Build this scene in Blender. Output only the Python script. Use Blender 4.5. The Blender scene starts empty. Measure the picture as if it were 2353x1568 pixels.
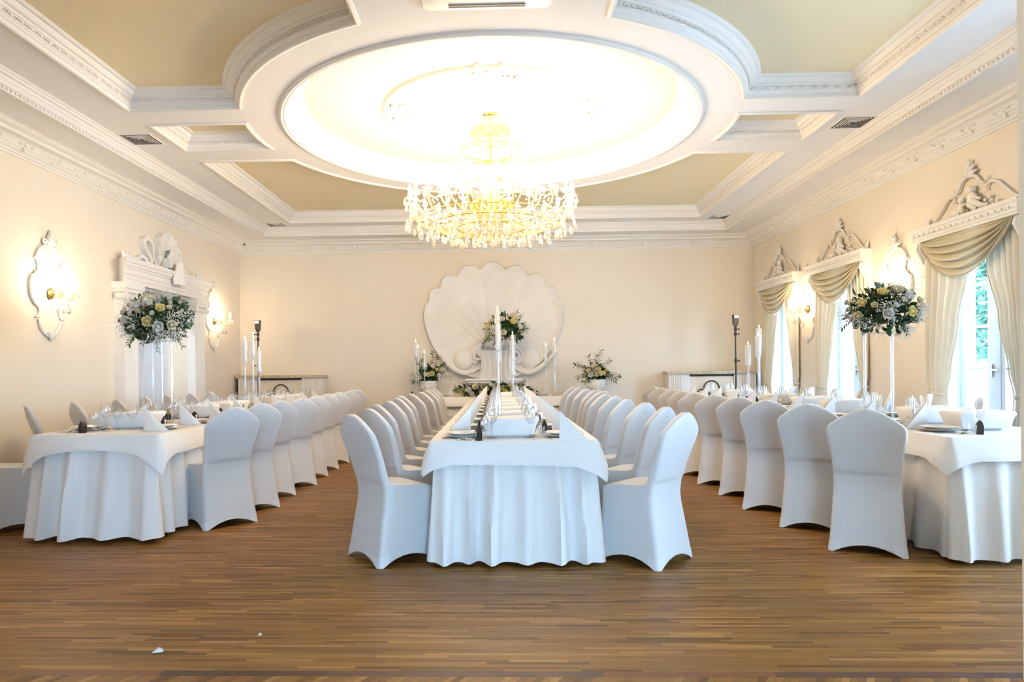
import bpy, math, random
from mathutils import Vector, Matrix
from mathutils.geometry import tessellate_polygon
PI = math.pi
R = math.radians
scene = bpy.context.scene
COL = scene.collection
random.seed(7)

# ------------------------------------------------------------------ camera
PSI, RHO = 0.0277, 0.0098
cam_d = bpy.data.cameras.new('camera')
cam = bpy.data.objects.new('camera', cam_d)
COL.objects.link(cam)
cam_d.sensor_width = 36.0
cam_d.lens = 24.0
cam_d.shift_x = (1176.5 - 1104.6) / 2353
cam_d.shift_y = (849.4 - 784.0) / 2353
cam_d.clip_start = 0.05
cam_d.clip_end = 200
r0 = Vector((math.cos(PSI), math.sin(PSI), 0))
fw = Vector((-math.sin(PSI), math.cos(PSI), 0))
up = Vector((0, 0, 1))
cr = r0 * math.cos(RHO) - up * math.sin(RHO)
cu = r0 * math.sin(RHO) + up * math.cos(RHO)
mw = Matrix.Identity(4)
for i in range(3):
    mw[i][0] = cr[i]; mw[i][1] = cu[i]; mw[i][2] = -fw[i]
mw[2][3] = 1.2
cam.matrix_world = mw
scene.camera = cam

# ------------------------------------------------------------------ world, exposure
SKY = 10.0            # daylight strength
BULB = 76.0         # chandelier bulb emission
SCON = 80.0          # wall lamp bulb emission
world = bpy.data.worlds.new('daylight'); scene.world = world
world.use_nodes = True
wn = world.node_tree.nodes; wn.clear()
wo = wn.new('ShaderNodeOutputWorld'); wb = wn.new('ShaderNodeBackground')
wb.inputs[0].default_value = (0.44, 0.70, 1.0, 1); wb.inputs[1].default_value = SKY
world.node_tree.links.new(wb.outputs[0], wo.inputs[0])
scene.view_settings.view_transform = 'Standard'
scene.view_settings.look = 'None'
scene.view_settings.exposure = 1.66
scene.view_settings.gamma = 1.0
scene.view_settings.use_curve_mapping = False
cy = scene.cycles
cy.max_bounces = 5; cy.diffuse_bounces = 3; cy.glossy_bounces = 2
cy.transmission_bounces = 4; cy.transparent_max_bounces = 28
cy.caustics_reflective = False; cy.caustics_refractive = False
cy.sample_clamp_indirect = 6.0
cy.use_denoising = True
cy.use_adaptive_sampling = True; cy.adaptive_threshold = 0.05; cy.use_light_tree = False

# ------------------------------------------------------------------ materials
MAT = {}
def mat(name, color=(.8, .8, .8), rough=.6, metal=0., bump=0., bscale=40., vary=0., vscale=6., spec=.5, sheen=0.,
        emit=None, estr=0., transl=0., coat=0.):
    m = bpy.data.materials.new(name); m.use_nodes = True
    nt = m.node_tree; b = nt.nodes['Principled BSDF']; L = nt.links
    b.inputs['Base Color'].default_value = (*color, 1)
    b.inputs['Roughness'].default_value = rough
    b.inputs['Metallic'].default_value = metal
    b.inputs['Specular IOR Level'].default_value = spec
    b.inputs['Sheen Weight'].default_value = sheen
    b.inputs['Coat Weight'].default_value = coat
    tc = nt.nodes.new('ShaderNodeTexCoord')
    if vary > 0:
        n = nt.nodes.new('ShaderNodeTexNoise'); n.inputs['Scale'].default_value = vscale; n.inputs['Detail'].default_value = 4
        L.new(tc.outputs['Object'], n.inputs['Vector'])
        r = nt.nodes.new('ShaderNodeMapRange'); r.inputs[1].default_value = .3; r.inputs[2].default_value = .7
        r.inputs[3].default_value = 1 - vary; r.inputs[4].default_value = 1 + vary
        L.new(n.outputs[0], r.inputs[0])
        mx = nt.nodes.new('ShaderNodeVectorMath'); mx.operation = 'SCALE'
        mx.inputs[0].default_value = color
        L.new(r.outputs[0], mx.inputs['Scale']); L.new(mx.outputs[0], b.inputs['Base Color'])
    if bump > 0:
        n2 = nt.nodes.new('ShaderNodeTexNoise'); n2.inputs['Scale'].default_value = bscale; n2.inputs['Detail'].default_value = 5
        L.new(tc.outputs['Object'], n2.inputs['Vector'])
        bp = nt.nodes.new('ShaderNodeBump'); bp.inputs['Strength'].default_value = bump; bp.inputs['Distance'].default_value = .01
        L.new(n2.outputs[0], bp.inputs['Height']); L.new(bp.outputs[0], b.inputs['Normal'])
    if emit:
        b.inputs['Emission Color'].default_value = (*emit, 1); b.inputs['Emission Strength'].default_value = estr
    if transl > 0:
        out = nt.nodes['Material Output']
        t = nt.nodes.new('ShaderNodeBsdfTranslucent'); t.inputs[0].default_value = (*color, 1)
        ms = nt.nodes.new('ShaderNodeMixShader'); ms.inputs[0].default_value = transl
        L.new(b.outputs[0], ms.inputs[1]); L.new(t.outputs[0], ms.inputs[2]); L.new(ms.outputs[0], out.inputs[0])
    MAT[name] = m
    return m
def glass(name, tint=(1, 1, 1), refl=.12, rough=.02, body=0., bodycol=(1, 1, 1)):
    m = bpy.data.materials.new(name); m.use_nodes = True
    nt = m.node_tree; nt.nodes.clear(); L = nt.links
    o = nt.nodes.new('ShaderNodeOutputMaterial')
    t = nt.nodes.new('ShaderNodeBsdfTransparent'); t.inputs[0].default_value = (*tint, 1)
    g = nt.nodes.new('ShaderNodeBsdfGlossy'); g.inputs['Roughness'].default_value = rough
    lw = nt.nodes.new('ShaderNodeLayerWeight'); lw.inputs[0].default_value = refl * 2.2
    mr = nt.nodes.new('ShaderNodeMapRange'); mr.inputs[3].default_value = refl * .5; mr.inputs[4].default_value = min(1, refl * 5)
    L.new(lw.outputs['Facing'], mr.inputs[0])
    mx = nt.nodes.new('ShaderNodeMixShader'); L.new(mr.outputs[0], mx.inputs[0])
    L.new(t.outputs[0], mx.inputs[1]); L.new(g.outputs[0], mx.inputs[2])
    last = mx
    if body > 0:
        d = nt.nodes.new('ShaderNodeBsdfDiffuse'); d.inputs[0].default_value = (*bodycol, 1)
        tl = nt.nodes.new('ShaderNodeBsdfTranslucent'); tl.inputs[0].default_value = (*bodycol, 1)
        m1 = nt.nodes.new('ShaderNodeMixShader'); m1.inputs[0].default_value = .5
        L.new(d.outputs[0], m1.inputs[1]); L.new(tl.outputs[0], m1.inputs[2])
        m2 = nt.nodes.new('ShaderNodeMixShader'); m2.inputs[0].default_value = body
        L.new(mx.outputs[0], m2.inputs[1]); L.new(m1.outputs[0], m2.inputs[2]); last = m2
    L.new(last.outputs[0], o.inputs[0]); MAT[name] = m
    return m

mat('wall', (.88, .80, .68), .75, bump=.04, bscale=120, vary=.012, vscale=1.2, spec=.25)
mat('white_paint', (.89, .87, .84), .6, spec=.3, bump=.015, bscale=80)
mat('plaster', (.89, .87, .83), .65, spec=.3, bump=.10, bscale=55)
mat('soffit', (.90, .89, .885), .75, spec=.2)
mat('cream_panel', (.88, .765, .535), .75, spec=.2)
mat('dome', (.88, .84, .76), .75, spec=.2)
mat('spandex_light', (.72, .71, .72), .45, spec=.3)
mat('spandex', (.66, .65, .65), .42, spec=.3, sheen=.25)
mat('linen', (.89, .88, .87), .7, spec=.25, bump=.03, bscale=300, sheen=.15, transl=.08)
mat('napkin', (.90, .89, .88), .75, spec=.2)
mat('porcelain', (.86, .85, .80), .14, spec=.6)
mat('steel', (.62, .62, .62), .18, metal=1.)
mat('gold', (.83, .56, .16), .25, metal=1.)
mat('brass', (.78, .50, .13), .3, metal=.85, transl=0)
mat('black_card', (.012, .012, .015), .35)
mat('black_metal', (.015, .016, .018), .35, spec=.5)
mat('grey_plastic', (.35, .35, .36), .4)
mat('flash_face', (.75, .72, .72), .2)
mat('wax', (.88, .86, .82), .45, transl=.2)
mat('flame', (1, .75, .35), .5, emit=(1., .72, .32), estr=14)
mat('bulb', (1, .9, .75), .5, emit=(1., .77, .49), estr=BULB)
mat('lamp_bulb', (1, .9, .75), .5, emit=(1., .76, .48), estr=SCON)
mat('spot', (1, 1, 1), .5, emit=(.86, .93, 1.), estr=750)
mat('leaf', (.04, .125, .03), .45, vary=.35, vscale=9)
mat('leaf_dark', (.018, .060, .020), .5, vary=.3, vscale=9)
mat('leaf_grey', (.10, .17, .13), .55, vary=.25, vscale=9)
mat('rose_white', (.90, .87, .80), .6, transl=.15)
mat('rose_cream', (.88, .80, .58), .6, transl=.15)
mat('rose_yellow', (.92, .79, .34), .6, transl=.15)
mat('gyp', (.88, .88, .84), .7)
mat('satin', (.76, .69, .51), .33, spec=.5, sheen=.1, transl=.05)
mat('drape', (.82, .755, .62), .42, spec=.4, sheen=.1, transl=.03)
mat('sheer', (.85, .88, .90), .6, transl=.6)
mat('fringe', (.62, .55, .42), .8, bump=.6, bscale=150)
mat('window_white', (.46, .50, .55), .4)  # white frames; their dim bluish shade is put into the base colour
mat('marble', (.62, .50, .36), .25, vary=.25, vscale=25)
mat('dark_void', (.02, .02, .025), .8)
mat('slot', (.05, .055, .07), .6)
mat('ornate_brown', (.05, .04, .035), .5)
mat('shell', (.86, .825, .775), .6, vary=.05, vscale=2.5, spec=.3, bump=.06, bscale=18)
mat('corridor', (.80, .81, .83), .7)
mat('ground', (.85, .85, .84), .9, vary=.2, vscale=1)
mat('tree_leaf', (.05, .16, .10), .7, vary=.5, vscale=5)
mat('bark', (.12, .08, .05), .9)
mat('ac_white', (.80, .79, .78), .4)
mat('wood_dark', (.17, .085, .05), .45, vary=.25, vscale=14)
mat('paper', (.7, .7, .7), .6)
glass('glass', (.985, .99, .995), .145, .015)
glass('acrylic', (.97, .98, .99), .12, .06, body=.22, bodycol=(.92, .95, 1.))
glass('tube_glass', (.98, .985, .99), .10, .04, body=.12, bodycol=(.92, .95, 1))
glass('crystal', (.97, .96, .94), .30, .06, body=.22, bodycol=(1, .97, .9))
glass('crystal_gold', (.98, .92, .76), .25, .1, body=.30, bodycol=(1, .86, .56))
glass('pane', (.98, .99, 1), .05, .01)

# parquet: colour of each strip sits in an attribute, grain from noise
def wood(name):
    m = bpy.data.materials.new(name); m.use_nodes = True
    nt = m.node_tree; L = nt.links; b = nt.nodes['Principled BSDF']
    at = nt.nodes.new('ShaderNodeAttribute'); at.attribute_name = 'strip'
    tc = nt.nodes.new('ShaderNodeTexCoord')
    mp = nt.nodes.new('ShaderNodeMapping'); mp.inputs['Scale'].default_value = (3, 60, 1)
    n = nt.nodes.new('ShaderNodeTexNoise'); n.inputs['Scale'].default_value = 3; n.inputs['Detail'].default_value = 6
    L.new(tc.outputs['Object'], mp.inputs[0]); L.new(mp.outputs[0], n.inputs['Vector'])
    r = nt.nodes.new('ShaderNodeMapRange'); r.inputs[1].default_value = .3; r.inputs[2].default_value = .7
    r.inputs[3].default_value = .84; r.inputs[4].default_value = 1.14
    L.new(n.outputs[0], r.inputs[0])
    s = nt.nodes.new('ShaderNodeVectorMath'); s.operation = 'SCALE'
    L.new(at.outputs['Color'], s.inputs[0]); L.new(r.outputs[0], s.inputs['Scale'])
    n2 = nt.nodes.new('ShaderNodeTexNoise'); n2.inputs['Scale'].default_value = .7; n2.inputs['Detail'].default_value = 3
    L.new(tc.outputs['Object'], n2.inputs['Vector'])
    r2 = nt.nodes.new('ShaderNodeMapRange'); r2.inputs[1].default_value = .3; r2.inputs[2].default_value = .7
    r2.inputs[3].default_value = .36; r2.inputs[4].default_value = .50
    L.new(n2.outputs[0], r2.inputs[0]); L.new(r2.outputs[0], b.inputs['Roughness'])
    L.new(s.outputs[0], b.inputs['Base Color'])
    b.inputs['Specular IOR Level'].default_value = .28
    bp = nt.nodes.new('ShaderNodeBump'); bp.inputs['Strength'].default_value = .08; bp.inputs['Distance'].default_value = .004
    L.new(n.outputs[0], bp.inputs['Height']); L.new(bp.outputs[0], b.inputs['Normal'])
    MAT[name] = m
wood('parquet')

# ------------------------------------------------------------------ mesh helpers
class MB:
    def __init__(s): s.v = []; s.f = []
    def add(s, v, f):
        o = len(s.v); s.v += [tuple(p) for p in v]; s.f += [tuple(i + o for i in q) for q in f]; return s
    def box(s, x0, x1, y0, y1, z0, z1):
        v = [(x0, y0, z0), (x1, y0, z0), (x1, y1, z0), (x0, y1, z0), (x0, y0, z1), (x1, y0, z1), (x1, y1, z1), (x0, y1, z1)]
        return s.add(v, [(0, 3, 2, 1), (4, 5, 6, 7), (0, 1, 5, 4), (1, 2, 6, 5), (2, 3, 7, 6), (3, 0, 4, 7)])
    def loft(s, loops, cap0=False, cap1=False, closed=True):
        n = len(loops[0]); v = [p for l in loops for p in l]; f = []
        for i in range(len(loops) - 1):
            for j in range(n if closed else n - 1):
                k = (j + 1) % n
                f.append((i * n + j, i * n + k, (i + 1) * n + k, (i + 1) * n + j))
        if cap0: f.append(tuple(range(n - 1, -1, -1)))
        if cap1: f.append(tuple((len(loops) - 1) * n + j for j in range(n)))
        return s.add(v, f)
    def lathe(s, prof, n=16, c=(0, 0, 0), cap=True):
        loops = [[(c[0] + r * math.cos(2 * PI * j / n), c[1] + r * math.sin(2 * PI * j / n), c[2] + z) for j in range(n)] for r, z in prof]
        return s.loft(loops, cap and prof[0][0] > 1e-4, cap and prof[-1][0] > 1e-4)
    def tube(s, path, rad, n=6, cap=True):
        P = [Vector(p) for p in path]; m = len(P)
        rad = rad if isinstance(rad, (list, tuple)) else [rad] * m
        loops = []; prev = None
        for i in range(m):
            t = (P[min(i + 1, m - 1)] - P[max(i - 1, 0)])
            if t.length < 1e-9: t = Vector((0, 0, 1))
            t.normalize()
            if prev is None:
                a = Vector((0, 0, 1)) if abs(t.z) < .9 else Vector((1, 0, 0))
                u = t.cross(a).normalized()
            else:
                u = (prev - t * prev.dot(t))
                u = u.normalized() if u.length > 1e-6 else t.orthogonal().normalized()
            prev = u; w = t.cross(u)
            loops.append([P[i] + (u * math.cos(2 * PI * j / n) + w * math.sin(2 * PI * j / n)) * rad[i] for j in range(n)])
        return s.loft(loops, cap, cap)
    def ball(s, c, r, seg=10, rings=6, sc=(1, 1, 1)):
        prof = []
        for i in range(rings + 1):
            a = -PI / 2 + PI * i / rings
            prof.append((max(r * math.cos(a), 1e-5), r * math.sin(a)))
        loops = [[(c[0] + q * math.cos(2 * PI * j / seg) * sc[0], c[1] + q * math.sin(2 * PI * j / seg) * sc[1], c[2] + z * sc[2]) for j in range(seg)] for q, z in prof]
        return s.loft(loops)
    def grid(s, rows):
        return s.loft(rows, closed=False)
    def prism(s, poly, a, b, axis='z'):
        def P(p, h):
            return (p[0], p[1], h) if axis == 'z' else ((p[0], h, p[1]) if axis == 'y' else (h, p[0], p[1]))
        return s.loft([[P(p, a) for p in poly], [P(p, b) for p in poly]], True, True)
    def xf(s, M):
        s.v = [tuple(M @ Vector(p)) for p in s.v]; return s
    def merge(s, o):
        return s.add(o.v, o.f)

def obj(name, mb, m, parent=None, smooth=True, angle=40, loc=None):
    me = bpy.data.meshes.new(name); me.from_pydata(mb.v, [], mb.f); me.update()
    if m == 'plaster' and angle == 40: angle = 75
    if smooth:
        me.polygons.foreach_set('use_smooth', [True] * len(me.polygons))
        if angle: me.set_sharp_from_angle(angle=R(angle))
    me.materials.append(MAT[m] if isinstance(m, str) else m)
    o = bpy.data.objects.new(name, me); COL.objects.link(o)
    if parent: o.parent = parent
    if loc: o.location = loc
    return o
def tag(o, label, cat, group=None, kind=None):
    o['label'] = label; o['category'] = cat
    if group: o['group'] = group
    if kind: o['kind'] = kind
    return o
def thing(name, label, cat, loc=(0, 0, 0), rz=0., group=None):
    o = bpy.data.objects.new(name, None); COL.objects.link(o)
    o.empty_display_size = .05
    o.location = loc; o.rotation_euler = (0, 0, rz)
    return tag(o, label, cat, group)
def struct(name, mb, m, parent=None, smooth=False, angle=40, label=None):
    o = obj(name, mb, m, parent, smooth, angle)
    if not parent: o['kind'] = 'structure'
    if label: o['label'] = label
    return o
def dup(root, loc=None, rz=None, label=None, group=None, parent=None):
    def cp(o, par):
        c = o.copy(); COL.objects.link(c)
        if par: c.parent = par
        for ch in KIDS.get(o.name, ()): cp(ch, c)
        return c
    if root.name not in KIDS: index_kids(root)
    r = cp(root, parent)
    if loc is not None: r.location = loc
    if rz is not None: r.rotation_euler = (0, 0, rz)
    if label: r['label'] = label
    if group: r['group'] = group
    return r
KIDS = {}
def index_kids(o):
    KIDS[o.name] = list(o.children)
    for c in KIDS[o.name]: index_kids(c)

def catmull(pts, n=6, closed=False):
    P = [Vector(p) for p in pts]; m = len(P); out = []
    rng = range(m if closed else m - 1)
    for i in rng:
        p0 = P[(i - 1) % m] if closed or i > 0 else P[i]
        p1 = P[i]; p2 = P[(i + 1) % m]
        p3 = P[(i + 2) % m] if closed or i + 2 < m else p2
        for k in range(n):
            t = k / n
            out.append(.5 * ((2 * p1) + (p2 - p0) * t + (2 * p0 - 5 * p1 + 4 * p2 - p3) * t * t + (3 * p1 - p0 - 3 * p2 + p3) * t ** 3))
    if not closed: out.append(P[-1])
    return out
def lerp_tab(tab, z):
    if z <= tab[0][0]: return tab[0][1]
    for (a, va), (b, vb) in zip(tab, tab[1:]):
        if z <= b:
            t = (z - a) / (b - a); t = t * t * (3 - 2 * t)
            return va + (vb - va) * t
    return tab[-1][1]
def smooth_tab(tab, z):
    n = len(tab)
    if z <= tab[0][0]: return tab[0][1]
    if z >= tab[-1][0]: return tab[-1][1]
    def slope(i):
        a, b = max(i - 1, 0), min(i + 1, n - 1)
        return (tab[b][1] - tab[a][1]) / (tab[b][0] - tab[a][0])
    for i in range(n - 1):
        (a, va), (b, vb) = tab[i], tab[i + 1]
        if z <= b:
            h = b - a; t = (z - a) / h
            return (2 * t ** 3 - 3 * t * t + 1) * va + (t ** 3 - 2 * t * t + t) * h * slope(i) + (-2 * t ** 3 + 3 * t * t) * vb + (t ** 3 - t * t) * h * slope(i + 1)
def inset(poly, d):
    n = len(poly); out = []
    for i in range(n):
        a = Vector(poly[i - 1][:2]); b = Vector(poly[i][:2]); c = Vector(poly[(i + 1) % n][:2])
        e1 = (b - a).normalized(); e2 = (c - b).normalized()
        n1 = Vector((-e1.y, e1.x)); n2 = Vector((-e2.y, e2.x))
        k = 1 + n1.dot(n2)
        mvec = (n1 + n2) / max(k, .25)
        p = b + mvec * d
        out.append((p.x, p.y))
    return out
def sweep(poly, prof, closed=True):
    mb = MB()
    loops = [[(p[0], p[1], z) for p in inset(poly, d)] for d, z in prof]
    mb.loft(loops)
    return mb
def fill(polys, z, flip=False, axis='z', h=0.):
    v3 = [[Vector((p[0], p[1], 0)) for p in q] for q in polys]
    tri = tessellate_polygon(v3)
    flat = [p for q in polys for p in q]
    mb = MB()
    mb.add([(p[0], p[1], z) for p in flat], [t[::-1] if flip else t for t in tri])
    return mb
ORD = ['first', 'second', 'third', 'fourth', 'fifth', 'sixth', 'seventh', 'eighth', 'ninth', 'tenth', 'eleventh', 'twelfth', 'thirteenth']
# ------------------------------------------------------------------ room shell
XL, XR, YB, YF = -4.60, 4.43, 12.0, 2.66
ZA, ZB, ZC, ZD = 3.48, 3.60, 3.75, 3.80
CX, CYC, RIN, ROUT = -0.07, 6.89, 2.0, 2.40
WINS = [6.48, 8.93, 10.81]          # window centres along the right wall
WIN_ADDED = 3.95                         # unseen window added for daylight, hidden behind the jamb
WHW, WZ0, WZ1 = .52, .32, 2.36

def slab_with_holes(outer, holes, p0, p1, axis):
    """wall slab: outline and holes in (u, z); axis 'x' -> u is y, axis 'y' -> u is x"""
    mb = MB()
    def P(p, h): return (h, p[0], p[1]) if axis == 'x' else (p[0], h, p[1])
    polys = [outer] + holes
    tri = tessellate_polygon([[Vector((p[0], p[1], 0)) for p in q] for q in polys])
    flat = [p for q in polys for p in q]
    n = len(flat)
    mb.add([P(p, p0) for p in flat] + [P(p, p1) for p in flat], list(tri) + [tuple(i + n for i in t[::-1]) for t in tri])
    o = 0; f = []
    for q in polys:
        m = len(q)
        for i in range(m):
            a, b = o + i, o + (i + 1) % m
            f.append((a, b, b + n, a + n))
        o += m
    mb.f += f
    return mb
rect = lambda a, b, c, d: [(a, c), (b, c), (b, d), (a, d)]
struct('wall_back', slab_with_holes(rect(XL - .3, XR + .3, -.1, 3.95), [], YB, YB + .2, 'y'), 'wall')
struct('wall_right', slab_with_holes(rect(YF, YB, -.1, 3.95), [rect(c - WHW, c + WHW, WZ0, WZ1) for c in WINS] + [rect(WIN_ADDED - .8, WIN_ADDED + .8, .1, 2.6)], XR, XR + .36, 'x'), 'wall')
DY0, DY1, DZ = 8.36, 9.95, 2.29
struct('wall_left', slab_with_holes([(YF, -.1), (DY0, -.1), (DY0, DZ), (DY1, DZ), (DY1, -.1), (YB, -.1), (YB, 3.95), (YF, 3.95)], [], XL - .3, XL, 'x'), 'wall')
struct('wall_front', slab_with_holes([(XL - .3, -.1), (-2.25, -.1), (-2.25, 2.85), (1.985, 2.85), (1.985, -.1), (XR + .3, -.1), (XR + .3, 3.95), (XL - .3, 3.95)], [], 2.44, YF, 'y'), 'wall')
# corridor behind the doorway
cor = MB(); cor.box(-6.75, -6.6, 6.0, 12.1, -.1, 2.6)
struct('wall_corridor', cor, 'corridor')
cor = MB(); cor.box(-6.6, XL - .3, 11.6, 11.75, -.1, 2.6)
struct('wall_corridor_end', cor, 'corridor')
cor = MB(); cor.box(-6.75, XL - .3, 6.0, 12.1, 2.46, 2.6)
struct('ceiling_corridor', cor, 'corridor')
cor = MB(); cor.box(-6.75, XL, 6.0, 12.1, -.06, -.002)
struct('floor_corridor', cor, 'wood_dark')
cor = MB(); cor.box(-6.6, XL - .3, 6.0, 6.15, -.1, 2.46)
struct('wall_corridor_near', cor, 'corridor')
for k, (x_, y_, lb) in enumerate(((-5.05, 9.35, 'small round recessed spotlight just behind the doorway lintel'), (-5.7, 8.3, 'added fill spotlight in the corridor left of the doorway'), (-5.7, 10.6, 'added fill spotlight in the corridor right of the doorway'))):  # last two spots are added to brighten the corridor
    sp = thing('ceiling_spotlight', lb, 'spotlight', (x_, y_, 2.46), 0, 'corridor spotlights')
    m = MB(); m.lathe([(.045, -.002), (.06, -.012), (.066, -.001)], 16); obj('spot_rim', m, 'steel', sp)
    m = MB(); m.lathe([(.0001, -.006), (.045, -.006)], 16); obj('spot_lens', m, 'spot', sp)

# ------------------------------------------------------------------ floor of narrow oak strips
fl = MB(); fl.box(XL - .3, XR + .3, 2.44, YB + .2, -.08, -.0125)
floor = struct('floor', fl, 'wood_dark')
def oak(rg):
    t = rg.random()
    if t < .16: c = (.155, .066, .014)
    elif t < .32: c = (.345, .172, .046)
    else: c = (.250, .116, .024)
    k = rg.uniform(.80, 1.2)
    return (c[0] * k, c[1] * k * rg.uniform(.95, 1.05), c[2] * k * rg.uniform(.9, 1.1), 1)
def set_strip(o, cols):
    me = o.data; a = me.attributes.new('strip', 'FLOAT_COLOR', 'POINT')
    a.data.foreach_set('color', [x for c in cols for x in c])
rg = random.Random(3)
SW = .0215; G = .0005
rest = MB(); restc = []; nplank = 0
y = 2.712
while y < YB:
    x = XL - rg.uniform(0, .3)
    while x < XR:
        ln = rg.uniform(.22, .48); x2 = min(x + ln, XR)
        if x2 > XL:
            a = max(x, XL); b = x2; zt = rg.uniform(-.0004, 0); c = oak(rg)
            if nplank < 235 and y < 3.2 and b > -2.15 and a < 2.1:
                m = MB(); m.box(a + G, b - G, y + G, y + SW - G, -.012, zt)
                o = obj('plank', m, 'parquet', floor, smooth=False); set_strip(o, [c] * 8); nplank += 1
            else:
                rest.box(a + G, b - G, y + G, y + SW - G, -.012, zt); restc += [c] * 8
        x = x2
    y += SW
o = obj('parquet_strips', rest, 'parquet', floor, smooth=False); set_strip(o, restc); o['kind'] = 'stuff'
# dark border strip under the opening and the slanted strips of the next room
x = -2.4
while x < 2.2:
    ln = rg.uniform(.3, .8)
    m = MB(); m.box(x + G, x + ln - G, 2.665, 2.7115, -.012, 0)
    o = obj('border_plank', m, 'parquet', floor, smooth=False)
    k = rg.uniform(.7, 1.2); c = (.10 * k, .045 * k, .032 * k, 1) if rg.random() < .85 else (.20, .075, .03, 1)
    set_strip(o, [c] * 8); x += ln
fl2 = MB(); fl2.box(-6, 6, -4.0, 2.44, -.08, -.0125)
floor2 = struct('floor_hall', fl2, 'wood_dark')
x = -2.6
while x < 2.4:
    m = MB(); w = .0315
    a, b = x + G, x + w - G; sl = .16
    m.prism([(a - sl, 2.40), (b - sl, 2.40), (b, 2.664), (a, 2.664)], -.012, 0)
    o = obj('plank', m, 'parquet', floor2, smooth=False); set_strip(o, [oak(rg)] * 8); x += w
m = MB(); m.box(-6, 6, -4.0, 2.40, -.012, -.0004)
o = obj('parquet_strips', m, 'parquet', floor2, smooth=False); set_strip(o, [(.33, .175, .07, 1)] * 8); o['kind'] = 'stuff'
# the hall the viewer stands in: ceiling and side walls, unseen back wall, its opening sized to set the daylight
m = MB(); m.box(-6, 6, -3.2, 2.44, 2.95, 3.1)
struct('ceiling_hall', m, 'white_paint')
m = MB(); m.box(-6.2, -6, -3.2, 2.44, -.08, 3.1); struct('wall_hall_left', m, 'wall')
m = MB(); m.box(6, 6.2, -3.2, 2.44, -.08, 3.1); struct('wall_hall_right', m, 'wall')
struct('wall_hall_back', slab_with_holes([(-6, -.08), (-.1, -.08), (-.1, 2.0), (2.2, 2.0), (2.2, -.08), (6, -.08), (6, 3.1), (-6, 3.1)], [], -3.4, -3.2, 'y'), 'wall')
# scrap of foil and crumbs on the floor
m = MB(); m.add([(0, 0, 0), (.05, .004, .004), (.04, .03, .006), (.012, .034, .012), (.03, .015, .02)], [(0, 1, 4), (1, 2, 4), (2, 3, 4), (3, 0, 4), (0, 3, 2, 1)])
o = obj('foil_scrap', m, 'flash_face', None, smooth=False, loc=(-1.50, 2.875, .0005)); tag(o, 'crumpled silvery scrap on the parquet at lower left', 'litter')
m = MB(); m.add([(0, 0, 0), (.016, 0, .001), (.014, .02, .002), (.002, .018, .006)], [(0, 1, 2, 3), (3, 2, 1, 0)])
o = obj('confetti', m, 'flash_face', None, smooth=False, loc=(-1.11, 3.07, .0006)); tag(o, 'tiny pale paper bit on the parquet left of the centre table', 'litter')
# ground outdoors
m = MB(); m.box(-60, 60, -60, 80, -.5, -.35)
struct('ground', m, 'ground')

# ------------------------------------------------------------------ ceiling
def arc(a0, a1, n, r=ROUT):
    return [(CX + r * math.cos(a0 + (a1 - a0) * i / n), CYC + r * math.sin(a0 + (a1 - a0) * i / n)) for i in range(n + 1)]
def ring_angle_y(y, side):      # angle on the outer ring where it meets the line y
    s = math.asin(max(-1, min(1, (y - CYC) / ROUT)))
    return s if side > 0 else PI - s
TXL, TXR = -3.345, 3.20
YT0, YT1, YS0, YS1, YK0, YK1 = 3.35, 6.13, 6.53, 7.27, 7.69, 10.9
aL = math.acos((-.97 - CX) / ROUT); aR = math.acos((.785 - CX) / ROUT)
trays = {
    'front_left': [(TXL, YT0), (-.97, YT0)] + arc(-aL, -(2 * PI - ring_angle_y(YT1, -1)), 40) + [(TXL, YT1)],
    'front_right': [(.785, YT0), (TXR, YT0), (TXR, YT1)] + arc(ring_angle_y(YT1, 1), -aR, 40),
    'side_left': [(TXL, YS0)] + arc(ring_angle_y(YS0, -1), ring_angle_y(YS1, -1), 12) + [(TXL, YS1)],
    'side_right': [(TXR, YS1)] + arc(ring_angle_y(YS1, 1), ring_angle_y(YS0, 1), 12) + [(TXR, YS0)],
    'back': [(TXL, YK0)] + arc(ring_angle_y(YK0, -1), ring_angle_y(YK0, 1), 80) + [(TXR, YK0), (TXR, YK1), (TXL, YK1)],
}
def ccw(p):
    return p if sum(p[i - 1][0] * p[i][1] - p[i][0] * p[i - 1][1] for i in range(len(p))) > 0 else p[::-1]
trays = {k: ccw(v) for k, v in trays.items()}
circ = [(CX + RIN * math.cos(2 * PI * i / 128), CYC + RIN * math.sin(2 * PI * i / 128)) for i in range(128)]
RX0, RX1, RY0, RY1 = -3.925, 3.745, 2.95, 11.34
rectA = [(RX0, RY0), (RX1, RY0), (RX1, RY1), (RX0, RY1)]
b_out = inset(rectA, .09)
ceil = struct('ceiling', fill([b_out] + list(trays.values()) + [circ], ZB, True), 'soffit')
wallrect = [(XL, YF), (XR, YF), (XR, YB), (XL, YB)]
obj('outer_soffit', fill([inset(wallrect, .25), rectA], ZA, True), 'soffit', ceil, smooth=False)
m = MB(); m.box(XL - .3, XR + .3, 2.44, YB + .2, 3.95, 4.1)
obj('roof_slab', m, 'soffit', ceil, smooth=False)
# step from the outer soffit up to the main soffit
st = sweep(rectA, [(-.03, ZA), (-.03, ZA - .016), (0, ZA - .018), (0, ZA + .012), (.018, ZA + .022), (.03, ZA + .045), (.045, ZA + .062), (.045, ZA + .078), (.07, ZA + .084), (.07, ZA + .1), (.09, ZA + .108), (.09, ZB)])
struct('trim_1', st, 'white_paint', label='stepped white moulding around the main soffit')
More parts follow.
